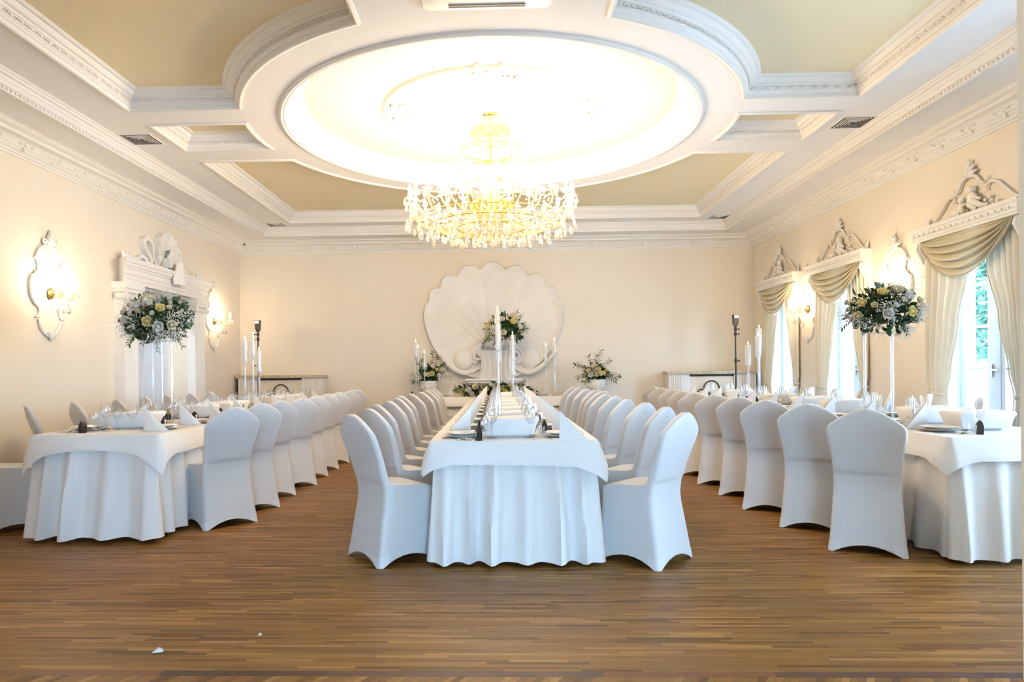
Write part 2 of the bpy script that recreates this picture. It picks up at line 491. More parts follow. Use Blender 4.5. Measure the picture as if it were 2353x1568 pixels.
# dentil beads on that moulding
den = MB()
yy = 4.0
while yy < 11.3:
    for xx, s in ((RX0, 1), (RX1, -1)):
        den.box(min(xx + s * .002, xx + s * .014), max(xx + s * .002, xx + s * .014), yy, yy + .022, ZA - .006, ZA + .01)
    yy += .05
o = obj('dentil_beads', den, 'white_paint', bpy.data.objects['trim_1'], smooth=False); o['kind'] = 'stuff'
# wall cornice
K = 1.3
cpf = [(0, 3.275), (.014, 3.275), (.014, 3.297), (.026, 3.302), (.026, 3.318), (.04, 3.325), (.052, 3.338), (.052, 3.35), (.062, 3.354), (.072, 3.372), (.09, 3.395),
       (.108, 3.405), (.150, 3.408), (.158, 3.42), (.158, 3.436), (.175, 3.442), (.19, 3.455), (.2, 3.462), (.2, 3.474), (.215, 3.476), (.215, 3.482)]
cor = sweep(wallrect, [(d * K, z) for d, z in cpf])
cornice = struct('trim_2', cor, 'plaster', smooth=True, angle=25, label='ornate plaster cornice running around the walls')
def cornice_orn():
    m = MB()
    # a palmette: leaf lobes, twin scrolls and a drop; u along wall (x), y out of the wall (negative), z up
    for a in (-60, -30, 0, 30, 60):
        t = R(a); p = [(0, -.085, .07), (.03 * math.sin(t), -.10, .07 + .03 * math.cos(t)), (.055 * math.sin(t), -.118, .07 + .05 * math.cos(t))]
        m.tube(p, [.006, .013, .007], 5)
    for s in (-1, 1):
        q = []
        for i in range(12):
            t = i / 11; a = t * 1.6 * PI; r = .034 * (1 - .6 * t)
            q.append((s * (.05 + r * math.cos(a + PI)), -.088 - .02 * t, .055 + r * math.sin(a)))
        m.tube(q, [.010 * (1 - .4 * i / 11) for i in range(12)], 5)
        m.tube([(s * .05, -.09, .04), (s * .09, -.088, .05), (s * .12, -.086, .042)], [.012, .009, .004], 5)
        m.tube([(s * .01, -.20, .13), (s * .035, -.205, .132), (s * .06, -.20, .128)], [.012, .013, .005], 5)
    m.ball((0, -.09, .05), .02, 7, 5)
    m.ball((0, -.07, .012), .016, 7, 5, (1, 1, 1.4))
    m.ball((0, -.205, .135), .017, 7, 5)
    return m
base_o = cornice_orn()
def wallobj(mb0, name, m, parent, wall, u, z, smooth=True):
    """local: x along wall (to the viewer's right when facing it), -y out of the wall, z up"""
    rz = {'back': 0, 'left': PI / 2, 'right': -PI / 2}[wall]
    loc = {'back': (u, YB, z), 'left': (XL, u, z), 'right': (XR, u, z)}[wall]
    o = obj(name, mb0, m, parent, smooth) if isinstance(mb0, MB) else bpy.data.objects.new(name, mb0)
    if not isinstance(mb0, MB):
        COL.objects.link(o)
        if parent: o.parent = parent
    o.location = loc; o.rotation_euler = (0, 0, rz)
    return o
base_o.xf(Matrix.Diagonal((1.35, 1.12, 1.15, 1)))
first = wallobj(base_o, 'cornice_ornament', 'plaster', cornice, 'back', -4.2, 3.33)
u = -3.78
while u < 4.2:
    wallobj(first.data, 'cornice_ornament', None, cornice, 'back', u, 3.33); u += .42
u = 4.3
while u < 11.8:
    wallobj(first.data, 'cornice_ornament', None, cornice, 'left', u, 3.33)
    wallobj(first.data, 'cornice_ornament', None, cornice, 'right', u, 3.33); u += .42
# coffers
TP = [(-.035, ZB), (-.035, ZB - .012), (-.012, ZB - .018), (0, ZB - .012), (0, ZB + .018), (.012, ZB + .022), (.016, ZB + .034), (.026, ZB + .04), (.034, ZB + .072), (.046, ZB + .078),
      (.05, ZB + .09), (.07, ZB + .098), (.085, ZB + .118), (.092, ZB + .13), (.11, ZB + .134), (.125, ZB + .146), (.13, ZC)]
motif = MB()
motif.tube([(-.035, -.004, -.008), (-.015, -.012, .008), (.005, -.012, .006), (.012, -.010, -.006), (.002, -.012, -.008)], [.004, .007, .007, .006, .004], 4)
motif.tube([(.015, -.006, .01), (.03, -.01, .002), (.04, -.006, -.008)], [.004, .007, .003], 4)
for k, poly in trays.items():
    tm = obj('coffer_moulding', sweep(poly, TP), 'white_paint', ceil, smooth=True, angle=25)
    tm['label'] = 'white stepped moulding inside the %s coffer' % k.replace('_', ' ')
    obj('coffer_panel', fill([inset(poly, .13)], ZC, True), 'cream_panel', ceil, smooth=False)
    # scroll ornament along the frieze of the moulding
    orn = MB(); path = inset(poly, .03); n = len(path)
    for i in range(n):
        a = Vector(path[i]); b = Vector(path[(i + 1) % n]); d = b - a
        if d.length < 1e-4: continue
        t = d.normalized(); cnt = max(1, round(d.length / .10))
        for j in range(cnt):
            if d.length < .05 and i % 2: continue
            p = a + d * ((j + .5) / cnt)
            o = len(orn.v)
            nrm = Vector((-t.y, t.x))
            orn.v += [(p.x + t.x * v[0] - nrm.x * v[1], p.y + t.y * v[0] - nrm.y * v[1], ZB + .056 + v[2]) for v in motif.v]
            orn.f += [tuple(q + o for q in f) for f in motif.f]
    o = obj('scroll_frieze', orn, 'plaster', ceil, smooth=True); o['kind'] = 'stuff'
# round dome recess
DP = [(-.05, ZB), (-.05, ZB - .014), (-.03, ZB - .022), (-.015, ZB - .014), (0, ZB - .016), (.01, ZB), (.015, ZB + .04), (.04, ZB + .05), (.05, ZB + .075), (.075, ZB + .085), (.11, ZB + .11), (.15, ZB + .16), (.17, ZB + .185), (.18, ZD)]
obj('dome_moulding', sweep(circ, DP), 'white_paint', ceil, smooth=True, angle=35)
obj('dome_panel', fill([inset(circ, .18)], ZD, True), 'dome', ceil, smooth=False)

# plaster medallion in the dome
med = thing('ceiling_medallion', 'large round white plaster medallion around the chandelier in the dome', 'medallion', (CX, CYC, ZD))
def torus(mb, r, rr, n=72, k=6, z=0, a0=0, a1=2 * PI):
    loops = []
    for i in range(n + 1):
        a = a0 + (a1 - a0) * i / n
        loops.append([((r + rr * math.cos(2 * PI * j / k)) * math.cos(a), (r + rr * math.cos(2 * PI * j / k)) * math.sin(a), z + rr * math.sin(2 * PI * j / k)) for j in range(k)])
    mb.loft(loops)
    return mb
m = MB(); torus(m, 1.04, .034); torus(m, .985, .014); obj('outer_rim', m, 'plaster', med)
m = MB(); m.lathe([(.80, -.001), (.82, -.008), (.98, -.008), (1.0, -.001)], 72, cap=False); torus(m, .80, .012); obj('flat_band', m, 'white_paint', med)
m = MB(); torus(m, .50, .020); torus(m, .455, .010); obj('inner_rim', m, 'plaster', med)
m = MB(); m.lathe([(.001, -.03), (.12, -.028), (.20, -.014), (.34, -.012), (.44, -.006), (.455, -.001)], 48, cap=False); obj('centre_rosette', m, 'plaster', med)
for k in range(24):
    a = 2 * PI * k / 24
    m = MB(); m.tube([(.22 * math.cos(a), .22 * math.sin(a), -.02), (.33 * math.cos(a), .33 * math.sin(a), -.03), (.43 * math.cos(a), .43 * math.sin(a), -.012)], [.012, .024, .006], 5)
    obj('rosette_leaf', m, 'plaster', med)
def scroll_cluster(rg, w, h, n):
    m = MB()
    for i in range(n):
        x = rg.uniform(-w, w); yv = rg.uniform(-h, h); k = (1 - abs(x) / w * .5)
        r = rg.uniform(.035, .065) * k; q = []; s = rg.choice((-1, 1)); ph = rg.uniform(0, 6)
        for j in range(9):
            t = j / 8; a = s * t * 1.5 * PI + ph
            q.append((x + r * (1 - .55 * t) * math.cos(a), yv + r * (1 - .55 * t) * math.sin(a), -.014 - .010 * t))
        m.tube(q, [.006 + .016 * math.sin(PI * (j + 1) / 10) for j in range(9)], 4)
    for i in range(n):
        m.ball((rg.uniform(-w, w) * .8, rg.uniform(-h, h) * .8, -.015), rg.uniform(.010, .02), 6, 4)
    return m
for k in range(4):
    a = -PI / 2 + k * PI / 2
    m = scroll_cluster(random.Random(k), .26, .10, 22)
    for s in (-1, 1): m.box(s * .10 - .02, s * .10 + .02, -.20, -.10, -.04, 0)
    o = obj('acanthus_cluster', m, 'plaster', med); o.location = (.90 * math.cos(a), .90 * math.sin(a), 0); o.rotation_euler = (0, 0, a + PI / 2)

# ------------------------------------------------------------------ air vents, air conditioner, camera
def vent(x, y, s, label):
    t = thing('air_vent', label, 'air vent', (x, y, ZB), 0, 'square ceiling vents')
    h = s / 2
    m = MB(); m.lathe([(h * 1.414, -.001), (h * 1.39, -.006), (h * 1.25, -.006), (h * 1.21, -.001)], 4, cap=False)
    m.xf(Matrix.Rotation(PI / 4, 4, 'Z')); obj('vent_frame', m, 'white_paint', t, smooth=False)
    m = MB(); m.box(-h * .86, h * .86, -h * .86, h * .86, -.0034, -.0015); obj('vent_back', m, 'dark_void', t, smooth=False)
    for k in range(5):
        a = h * (.78 - .14 * k)
        m = MB(); m.lathe([((a - .004) * 1.414, -.004), ((a - .008) * 1.414, -.0075), ((a - .0105) * 1.414, -.007), ((a - .0065) * 1.414, -.0035)], 4, cap=False)
        m.xf(Matrix.Rotation(PI / 4, 4, 'Z')); obj('louver', m, 'white_paint', t, smooth=False)
vent(-3.655, 6.92, .34, 'square louvered vent in the soffit above the left wall lamp')
vent(3.50, 6.83, .34, 'square louvered vent in the soffit above the right-hand windows')
vent(-3.63, 11.06, .30, 'small-looking square vent in the far left corner of the soffit')
vent(3.52, 11.0, .30, 'small-looking square vent in the far right corner of the soffit')
ac = thing('air_conditioner', 'white cassette air conditioner in the ceiling at the top edge', 'air conditioner', (-.06, 4.07, ZB))
hw, cr_ = .43, .06
def rrect(w, h, r, n=5):
    p = []
    for (cx_, cy_, a0) in ((w - r, h - r, 0), (-w + r, h - r, 90), (-w + r, -h + r, 180), (w - r, -h + r, 270)):
        for i in range(n + 1):
            a = R(a0 + 90 * i / n); p.append((cx_ + r * math.cos(a), cy_ + r * math.sin(a)))
    return p
m = MB(); m.loft([[(x_, y_, -.001) for x_, y_ in rrect(.43, .43, .06)], [(x_, y_, -.02) for x_, y_ in rrect(.43, .43, .06)], [(x_, y_, -.034) for x_, y_ in rrect(.415, .415, .05)]], False, True)
obj('cover_panel', m, 'ac_white', ac)
for k in range(4):
    m = MB(); m.box(-.25, .25, .355, .385, -.0365, -.0345); o = obj('air_slot', m, 'slot', ac, smooth=False); o.rotation_euler = (0, 0, k * PI / 2)
    m = MB(); m.box(-.25, .25, .35, .357, -.04, -.0345); o = obj('flap', m, 'grey_plastic', ac, smooth=False); o.rotation_euler = (0, 0, k * PI / 2)
cc = thing('security_camera', 'small white dome security camera in the far left cornice corner', 'camera', (-4.42, 11.76, 3.40))
m = MB(); m.lathe([(.001, .05), (.05, .05), (.055, .02), (.05, -.005), (.035, -.012), (.001, -.012)], 16); obj('housing', m, 'ac_white', cc)
m = MB(); m.ball((.012, -.045, .015), .022, 10, 6); obj('lens', m, 'black_metal', cc)
# ------------------------------------------------------------------ wall fittings
def wthing(name, label, cat, wall, u, z=0, group=None):
    rz = {'back': 0, 'left': PI / 2, 'right': -PI / 2}[wall]
    loc = {'back': (u, YB, z), 'left': (XL, u, z), 'right': (XR, u, z)}[wall]
    return thing(name, label, cat, loc, rz, group)
def spiral(cx, cz, r, turns, y0, y1, n=20, s=1, ph=0.):
    q = []
    for i in range(n + 1):
        t = i / n; a = ph + s * t * turns * 2 * PI; rr = r * (1 - .85 * t)
        q.append((cx + rr * math.cos(a), y0 + (y1 - y0) * t, cz + rr * math.sin(a)))
    return q
def cscroll(mb, pts, r0_, r1_, n=6, sub=5):
    p = catmull(pts, sub); m_ = len(p)
    mb.tube(p, [r0_ + (r1_ - r0_) * math.sin(PI * i / (m_ - 1)) for i in range(m_)], n)

# doorway surround on the left wall
dr = wthing('doorway_surround', 'white classical doorway surround with fluted pilasters and shell crest on left wall', 'door frame', 'left', 9.155)
def pilaster(u0, u1, z0, z1, dep, nfl, mb):
    w = u1 - u0; prof = [(u0, 0), (u0, -dep)]
    fw_ = w / (nfl + .6)
    for k in range(nfl):
        a = u0 + fw_ * (.3 + k) + fw_ * .12; b = a + fw_ * .76
        prof.append((a, -dep))
        for j in range(1, 6): 
            t = j / 6; prof.append((a + (b - a) * t, -dep + .02 * math.sin(PI * t)))
        prof.append((b, -dep))
    prof += [(u1, -dep), (u1, 0)]
    mb.loft([[(p[0], p[1], z0) for p in prof], [(p[0], p[1], z1) for p in prof]], True, True)
for u0, u1 in ((-1.125, -.795), (.795, 1.125)):
    m = MB(); pilaster(u0, u1, .12, 2.06, .12, 4, m); obj('pilaster', m, 'white_paint', dr, smooth=False)
    m = MB(); m.box(u0 - .02, u1 + .02, -.145, 0, 0, .12); obj('pilaster_base', m, 'white_paint', dr, smooth=False)
    cpt = obj('capital', MB().box(u0 - .03, u1 + .03, -.16, 0, 2.17, 2.215).box(u0 - .05, u1 + .05, -.18, 0, 2.215, 2.29).box(u0, u1, -.125, 0, 2.06, 2.17), 'plaster', dr, smooth=False)
    for uu in (u0 - .01, u1 + .01):
        m = MB(); m.tube(spiral(uu, 2.125, .052, 2.2, -.15, -.165, 26, 1), .011, 6); m.ball((uu, -.155, 2.125), .014, 8, 5)
        m.lathe([(.045, 0), (.045, .10)], 14, cap=True); 
        k0 = len(m.v) - 28
        m.v[k0:] = [(uu + p[0], -.05 - p[2], 2.125 + p[1]) for p in m.v[k0:]]
        obj('volute', m, 'plaster', cpt)
    m = MB()
    for k in range(5):
        a = u0 + .05 + k * (u1 - u0 - .1) / 4
        m.tube([(a, -.128, 2.08), (a, -.15, 2.12), (a + .004, -.16, 2.16)], [.012, .02, .008], 6)
    obj('acanthus_leaf', m, 'plaster', cpt)
ENT = [(0, 2.29), (-.13, 2.29), (-.13, 2.335), (-.14, 2.34), (-.14, 2.385), (-.15, 2.39), (-.155, 2.40), (-.155, 2.455), (-.165, 2.46), (-.175, 2.485), (-.19, 2.49), (-.19, 2.52), (-.205, 2.53), (-.215, 2.555), (-.215, 2.58), (0, 2.58)]
m = MB(); loops = []
for side in (-1, 1):
    loops.append([(side * (1.02 + abs(y_)), y_, z_) for y_, z_ in ENT])
m.loft(loops[::1], True, True); obj('entablature', m, 'white_paint', dr, smooth=False)
m = MB(); m.box(-.80, .80, -.02, .30, 2.27, 2.29); obj('door_lining', m, 'white_paint', dr, smooth=False)
# crest on top of it
def fan(mb, cx, cz, r, a0, a1, n, y0, y1, hx=1.):
    rows = []; NA = n * 6
    for i in range(9):
        t = i / 8; row = []
        for j in range(NA + 1):
            a = R(a0 + (a1 - a0) * j / NA); rib = abs(math.sin(PI * n * j / NA))
            rr = r * t * (1 + .05 * rib * t)
            row.append((cx + hx * rr * math.cos(a), y0 + (y1 - y0) * t * t - .03 * rib * t, cz + rr * math.sin(a)))
        rows.append(row)
    rows.append([(p[0], 0, p[2]) for p in rows[-1]])
    mb.grid(rows)
m = MB(); fan(m, .06, 2.80, .30, -35, 215, 11, -.05, -.085, .95); obj('crest_shell', m, 'plaster', dr)
m = MB()
def ribbon(mb, pts, y0, y1, th=.02):
    p = catmull(pts, 5); n_ = len(p); up_ = []; lo_ = []
    for i in range(n_):
        t = (p[min(i + 1, n_ - 1)] - p[max(i - 1, 0)]); t = Vector((t[0], 0, t[2])).normalized(); nn = Vector((-t.z, 0, t.x))
        w = th * (.5 + .5 * math.sin(PI * (i + 1) / (n_ + 1)))
        up_.append(p[i] + nn * w); lo_.append(p[i] - nn * w)
    mb.loft([[(q.x, y1, q.z) for q in up_], [(q.x, y0, q.z) for q in up_], [(q.x, y0, q.z) for q in lo_], [(q.x, y1, q.z) for q in lo_]], closed=False)
ribbon(m, [(-.72, 0, 2.60), (-.60, 0, 2.68), (-.50, 0, 2.66), (-.42, 0, 2.60), (-.36, 0, 2.68), (-.50, 0, 2.80), (-.52, 0, 2.90), (-.42, 0, 2.94), (-.31, 0, 2.86), (-.30, 0, 2.70), (-.2, 0, 2.62)], -.075, 0, .030)
obj('scroll', m, 'plaster', dr)
m = MB()
ribbon(m, [(.72, 0, 2.60), (.60, 0, 2.66), (.52, 0, 2.64), (.48, 0, 2.70), (.46, 0, 2.84), (.40, 0, 2.90), (.34, 0, 2.86), (.34, 0, 2.72), (.24, 0, 2.62)], -.075, 0, .030)
obj('scroll', m, 'plaster', dr)
m = MB(); m.tube(spiral(.06, 2.79, .085, 2.3, -.13, -.16, 30, 1, PI), .022, 6); m.ball((.06, -.14, 2.79), .05, 10, 6, (1, .6, 1)); m.box(-.02, .36, -.15, 0, 2.62, 2.76); m.tube([(.0, -.09, 2.90), (.20, -.09, 2.89)], .045, 8)
obj('centre_volute', m, 'plaster', dr)
m = MB(); rows = []
for i in range(11):
    t = i / 10; w = .05 + .13 * t ** .8 if t < .9 else .14
    rows.append([(.10 + w * math.sin(a), -.22 - .05 * math.cos(a) - .015 * math.cos(5 * a) * t, 2.70 - .31 * t) for a in [R(-100 + 200 * j / 20) for j in range(21)]])
m.grid(rows); obj('drapery_tassel', m, 'plaster', dr)
for s in (-1, 1):
    m = MB()
    for k in range(3):
        m.tube([(s * 1.05, -.08, 2.58), (s * (1.08 - .07 * k), -.10, 2.64), (s * (1.13 - .13 * k), -.10, 2.67 + .015 * k)], [.03, .022, .004], 6)
    for k in range(5):
        x0 = s * (.75 + .05 * k); m.tube([(x0, -.08, 2.58), (x0 + s * .015, -.10, 2.63), (x0 + s * .04, -.10, 2.645)], [.03, .022, .005], 6)
    obj('corner_leaf', m, 'plaster', dr)
# baseboard
for nm, a, b, w in (('baseboard_left', YF, 8.0, 'x'), ('baseboard_left_far', 10.3, YB, 'x')):
    m = MB(); m.box(XL, XL + .02, a, b, 0, .10); struct(nm, m, 'white_paint')
m = MB(); m.box(XL, XR, YB - .02, YB, 0, .10); struct('baseboard_back', m, 'white_paint')
m = MB(); m.box(XR - .02, XR, YF, YB, 0, .10); struct('baseboard_right', m, 'white_paint')

# plaster cartouches with crystal wall lamps
half = [(0, 2.50), (.10, 2.485), (.20, 2.39), (.205, 2.33)]
def cartouche(wall, u, label):
    t = wthing('plaster_cartouche', label, 'wall ornament', wall, u, 0, 'plaster cartouche frames')
    def strip(pts, r=.017):
        for s in (-1, 1):
            m = MB(); p = catmull([(s * a, -.012, b) for a, b in pts], 6); n_ = len(p)
            m.tube(p, [r * (.55 + .45 * math.sin(PI * (i + .5) / n_)) for i in range(n_)], 6); obj('frame_strip', m, 'plaster', t)
    strip([(.02, 2.505), (.10, 2.485), (.18, 2.42), (.205, 2.34)])
    strip([(.21, 2.36), (.18, 2.31), (.17, 2.25), (.20, 2.21)])
    strip([(.19, 2.20), (.27, 2.16), (.29, 2.06), (.265, 1.95), (.20, 1.88)], .02)
    strip([(.19, 1.89), (.155, 1.84), (.165, 1.79), (.195, 1.765)])
    strip([(.17, 1.745), (.15, 1.68), (.10, 1.62), (.02, 1.575)])
    for s in (-1, 1):
        for (a, b) in ((.225, 2.35), (.215, 2.205), (.20, 1.765)):
            m = MB(); m.tube([(s * (a - .03), -.012, b), (s * a, -.02, b + .008), (s * (a + .025), -.015, b - .004)], [.008, .016, .005], 5)
            obj('frame_leaf', m, 'plaster', t)
    m = MB()
    for a in (-55, -25, 0, 25, 55):
        q = R(a); m.tube([(0, -.015, 2.50), (.06 * math.sin(q), -.035, 2.50 + .07 * math.cos(q)), (.10 * math.sin(q), -.02, 2.50 + .11 * math.cos(q))], [.012, .022, .008], 5)
    m.ball((0, -.03, 2.61), .032, 8, 5); m.tube([(-.02, -.02, 2.61), (0, -.03, 2.65), (.025, -.02, 2.665)], [.012, .016, .006], 5)
    for s in (-1, 1): m.tube(spiral(s * .085, 2.545, .035, 1.4, -.02, -.035, 14, s), .011, 5)
    obj('frame_crest', m, 'plaster', t)
    m = MB()
    for s in (-1, 1): m.tube(spiral(s * .05, 1.60, .03, 1.3, -.015, -.03, 12, -s), .010, 5)
    m.tube([(0, -.02, 1.62), (0, -.03, 1.57), (0, -.015, 1.53)], [.018, .028, .006], 6)
    obj('frame_pendant', m, 'plaster', t)
drop_m = MB(); drop_m.lathe([(.0005, 0), (.004, -.006), (.009, -.022), (.0105, -.034), (.008, -.044), (.0005, -.050)], 6)
drop_me = None
def crystal_drop(parent, loc, s=1.):
    global drop_me
    if drop_me is None:
        o = obj('crystal_drop', drop_m, 'crystal', parent, smooth=False); drop_me = o.data
    else:
        o = bpy.data.objects.new('crystal_drop', drop_me); COL.objects.link(o); o.parent = parent
    o.location = loc; o.scale = (s, s, s); o.rotation_euler = (0, 0, random.uniform(0, 6))
    return o
def wall_lamp(wall, u, label):
    t = wthing('wall_lamp', label, 'wall lamp', wall, u, 2.02, 'crystal wall lamps')
    m = MB(); m.ball((0, -.02, 0), .05, 14, 8, (1, .45, 1.15)); m.ball((0, -.045, 0), .022, 10, 6); obj('boss', m, 'gold', t)
    m = MB(); m.tube([(0, -.045, -.02), (0, -.10, -.05), (0, -.13, -.02)], .012, 6); m.ball((0, -.13, -.01), .028, 10, 6); obj('stem', m, 'crystal_gold', t)
    for k, (x_, y_) in enumerate(((-.15, -.20), (0, -.27), (.15, -.20))):
        m = MB(); cscroll(m, [(0, -.13, -.01), (x_ * .4, -.13 + (y_ + .13) * .4, -.055), (x_ * .8, -.13 + (y_ + .13) * .8, -.05), (x_, y_, .0)], .004, .006); obj('arm', m, 'crystal_gold', t)
        m = MB(); m.lathe([(.006, -.004), (.03, .002), (.042, .012), (.040, .014), (.012, .006), (.012, .05), (.001, .05)], 14, (x_, y_, 0)); obj('candle_cup', m, 'crystal', t)
        m = MB(); m.lathe([(.0005, .05), (.012, .06), (.019, .082), (.015, .105), (.006, .125), (.0005, .14)], 10, (x_, y_, 0)); obj('bulb', m, 'lamp_bulb', t)
        for j in range(5):
            a = 2 * PI * j / 5; crystal_drop(t, (x_ + .04 * math.cos(a), y_ + .04 * math.sin(a), .008), .8)
    for j in range(6):
        a = PI * (1 + j / 5); q = [(.05 * math.cos(a), -.12 + .09 * math.sin(a), -.05 - .02 * k2) for k2 in range(5)]
        m = MB()
        m.tube(q, .0012, 4)
        for p in q: m.ball(p, .006, 5, 4)
        o = obj('bead_chain', m, 'crystal', t); o['kind'] = 'stuff'; crystal_drop(t, (q[-1][0], q[-1][1], q[-1][2] - .01), 1.4)
cartouche('left', 6.85, 'scrolled white plaster frame on the left wall nearest the viewer')
cartouche('left', 10.86, 'scrolled white plaster frame on left wall beyond the doorway')
cartouche('right', 7.72, 'scrolled white plaster frame between the two nearest right-hand windows')
cartouche('right', 9.90, 'scrolled white plaster frame between the two farther right-hand windows')
wall_lamp('left', 6.86, 'lit crystal wall lamp with gold boss, nearest on the left wall')
wall_lamp('left', 10.88, 'lit crystal wall lamp with gold boss on left wall beyond the doorway')
wall_lamp('right', 7.74, 'lit crystal wall lamp partly hidden behind the tall right-hand flowers')
wall_lamp('right', 9.90, 'lit crystal wall lamp with gold boss between the two far windows')

# ------------------------------------------------------------------ windows, pelmets, curtains
WNAME = ['nearest right-hand window', 'middle right-hand window', 'farthest right-hand window']
def window(i, c, WHW=WHW, WZ0=WZ0, WZ1=WZ1):
    XW = XR + .10
    m = MB()
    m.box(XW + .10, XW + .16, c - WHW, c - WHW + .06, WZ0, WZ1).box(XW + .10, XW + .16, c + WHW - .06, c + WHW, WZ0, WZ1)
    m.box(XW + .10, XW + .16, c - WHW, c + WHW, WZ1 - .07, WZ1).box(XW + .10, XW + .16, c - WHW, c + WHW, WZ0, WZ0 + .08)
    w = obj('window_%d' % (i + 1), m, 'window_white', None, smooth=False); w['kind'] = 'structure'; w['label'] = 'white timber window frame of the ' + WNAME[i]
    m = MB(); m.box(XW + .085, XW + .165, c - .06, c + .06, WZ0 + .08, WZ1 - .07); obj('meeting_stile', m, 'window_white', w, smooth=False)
    for s in (-1, 1):
        a, b = (c - WHW + .06, c - .06) if s < 0 else (c + .06, c + WHW - .06)
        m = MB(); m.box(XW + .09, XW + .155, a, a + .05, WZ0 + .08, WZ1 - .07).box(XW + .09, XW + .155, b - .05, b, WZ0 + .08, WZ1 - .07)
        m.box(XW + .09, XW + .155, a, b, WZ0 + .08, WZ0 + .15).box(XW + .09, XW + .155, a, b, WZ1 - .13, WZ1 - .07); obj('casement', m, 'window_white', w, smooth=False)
        zs = [WZ0 + .15, .76, 1.16, 1.57, 1.98, WZ1 - .13]
        for z_ in zs[1:-1]:
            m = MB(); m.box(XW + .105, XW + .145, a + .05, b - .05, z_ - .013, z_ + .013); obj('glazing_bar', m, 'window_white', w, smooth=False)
        for z0, z1 in zip(zs, zs[1:]):
            m = MB(); m.add([(XW + .125, a + .05, z0), (XW + .125, b - .05, z0), (XW + .125, b - .05, z1), (XW + .125, a + .05, z1)], [(0, 1, 2, 3)]); obj('pane', m, 'pane', w, smooth=False)
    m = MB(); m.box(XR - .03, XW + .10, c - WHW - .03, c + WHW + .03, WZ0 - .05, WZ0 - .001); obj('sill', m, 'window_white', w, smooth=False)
    m = MB(); m.box(XW + .07, XW + .09, c + .035, c + .05, 1.08, 1.2); m.tube([(XW + .06, c + .042, 1.15), (XW + .05, c - .05, 1.15)], .008, 6); obj('handle', m, 'steel', w)
def crest_relief(t):
    Z = 2.585
    # scrolled border
    m = MB(); cscroll(m, [(-.63, -.02, Z + .02), (-.55, -.03, Z + .04), (-.42, -.03, Z + .14), (-.33, -.03, Z + .22), (-.25, -.03, Z + .235), (-.22, -.03, Z + .19), (-.25, -.025, Z + .17)], .006, .0145); obj('border_scroll', m, 'plaster', t)
    m = MB(); cscroll(m, [(-.26, -.02, Z + .30), (-.22, -.03, Z + .255), (-.17, -.03, Z + .27), (-.13, -.03, Z + .34), (-.05, -.035, Z + .375), (.06, -.035, Z + .36), (.12, -.03, Z + .30), (.17, -.03, Z + .265), (.22, -.02, Z + .32)], .006, .0160); obj('border_scroll', m, 'plaster', t)
    m = MB(); cscroll(m, [(.22, -.025, Z + .18), (.20, -.03, Z + .22), (.25, -.03, Z + .255), (.34, -.03, Z + .23), (.44, -.03, Z + .15), (.55, -.03, Z + .06), (.63, -.02, Z + .03)], .006, .0145); obj('border_scroll', m, 'plaster', t)
    # leafy finial
    m = MB()
    for a, l in ((-60, .09), (-30, .13), (0, .16), (30, .12), (65, .10)):
        q = R(a); m.tube([(0, -.03, Z + .36), (.55 * l * math.sin(q), -.05, Z + .37 + .6 * l * math.cos(q)), (l * math.sin(q), -.03, Z + .37 + l * math.cos(q))], [.012, .022, .005], 6)
    m.ball((0, -.05, Z + .44), .032, 8, 5); m.ball((-.01, -.045, Z + .505), .022, 8, 5)
    obj('leaf_finial', m, 'plaster', t)
    for s in (-1, 1):
        m = MB()
        for a in (-30, 5, 35):
            q = R(a); m.tube([(s * .64, -.02, Z), (s * .64 + .03 * math.sin(q), -.03, Z + .06), (s * .64 + .06 * math.sin(q), -.02, Z + .11)], [.012, .015, .004], 5)
        obj('corner_finial', m, 'plaster', t)
    # seated putti on a bed of leaves
    m = MB(); m.ball((.03, -.05, Z + .235), .042, 10, 7); m.ball((.05, -.05, Z + .145), .058, 10, 7, (.9, .7, 1.15))
    m.tube([(.05, -.06, Z + .10), (.12, -.09, Z + .105), (.19, -.07, Z + .055), (.25, -.05, Z + .05)], [.035, .034, .024, .014], 7)
    m.tube([(.03, -.06, Z + .10), (.09, -.10, Z + .085), (.14, -.08, Z + .03)], [.033, .03, .018], 7)
    m.tube([(.08, -.06, Z + .18), (.13, -.08, Z + .14), (.17, -.06, Z + .12)], [.022, .018, .012], 6); obj('seated_figure', m, 'plaster', t)
    m = MB(); m.ball((-.09, -.05, Z + .165), .036, 10, 7); m.ball((-.10, -.05, Z + .085), .048, 10, 7, (.9, .7, 1.1))
    m.tube([(-.10, -.06, Z + .05), (-.15, -.09, Z + .05), (-.20, -.06, Z + .02)], [.03, .028, .014], 7)
    m.tube([(-.07, -.06, Z + .11), (-.03, -.09, Z + .10), (.0, -.07, Z + .12)], [.018, .016, .011], 6); obj('seated_figure', m, 'plaster', t)
    m = MB(); rg_ = random.Random(5)
    for k in range(44):
        x_ = -.36 + .72 * k / 43 + rg_.uniform(-.015, .015); h = .10 * (1 - abs(x_) / .40) + .01
        zz = Z + rg_.uniform(0, h); a = rg_.uniform(-1, 1)
        m.tube([(x_, -.02, zz), (x_ + .025 * math.sin(a), -.035, zz + .022), (x_ + .045 * math.sin(a), -.02, zz + .035)], [.007, .013, .003], 4)
    for s in (1, ):
        for (xx, zz) in ((.20, .10), (.27, .08), (.34, .06), (.25, .12)): m.ball((xx, -.035, Z + zz), .02, 7, 5)
    obj('relief_leaves', m, 'plaster', t)
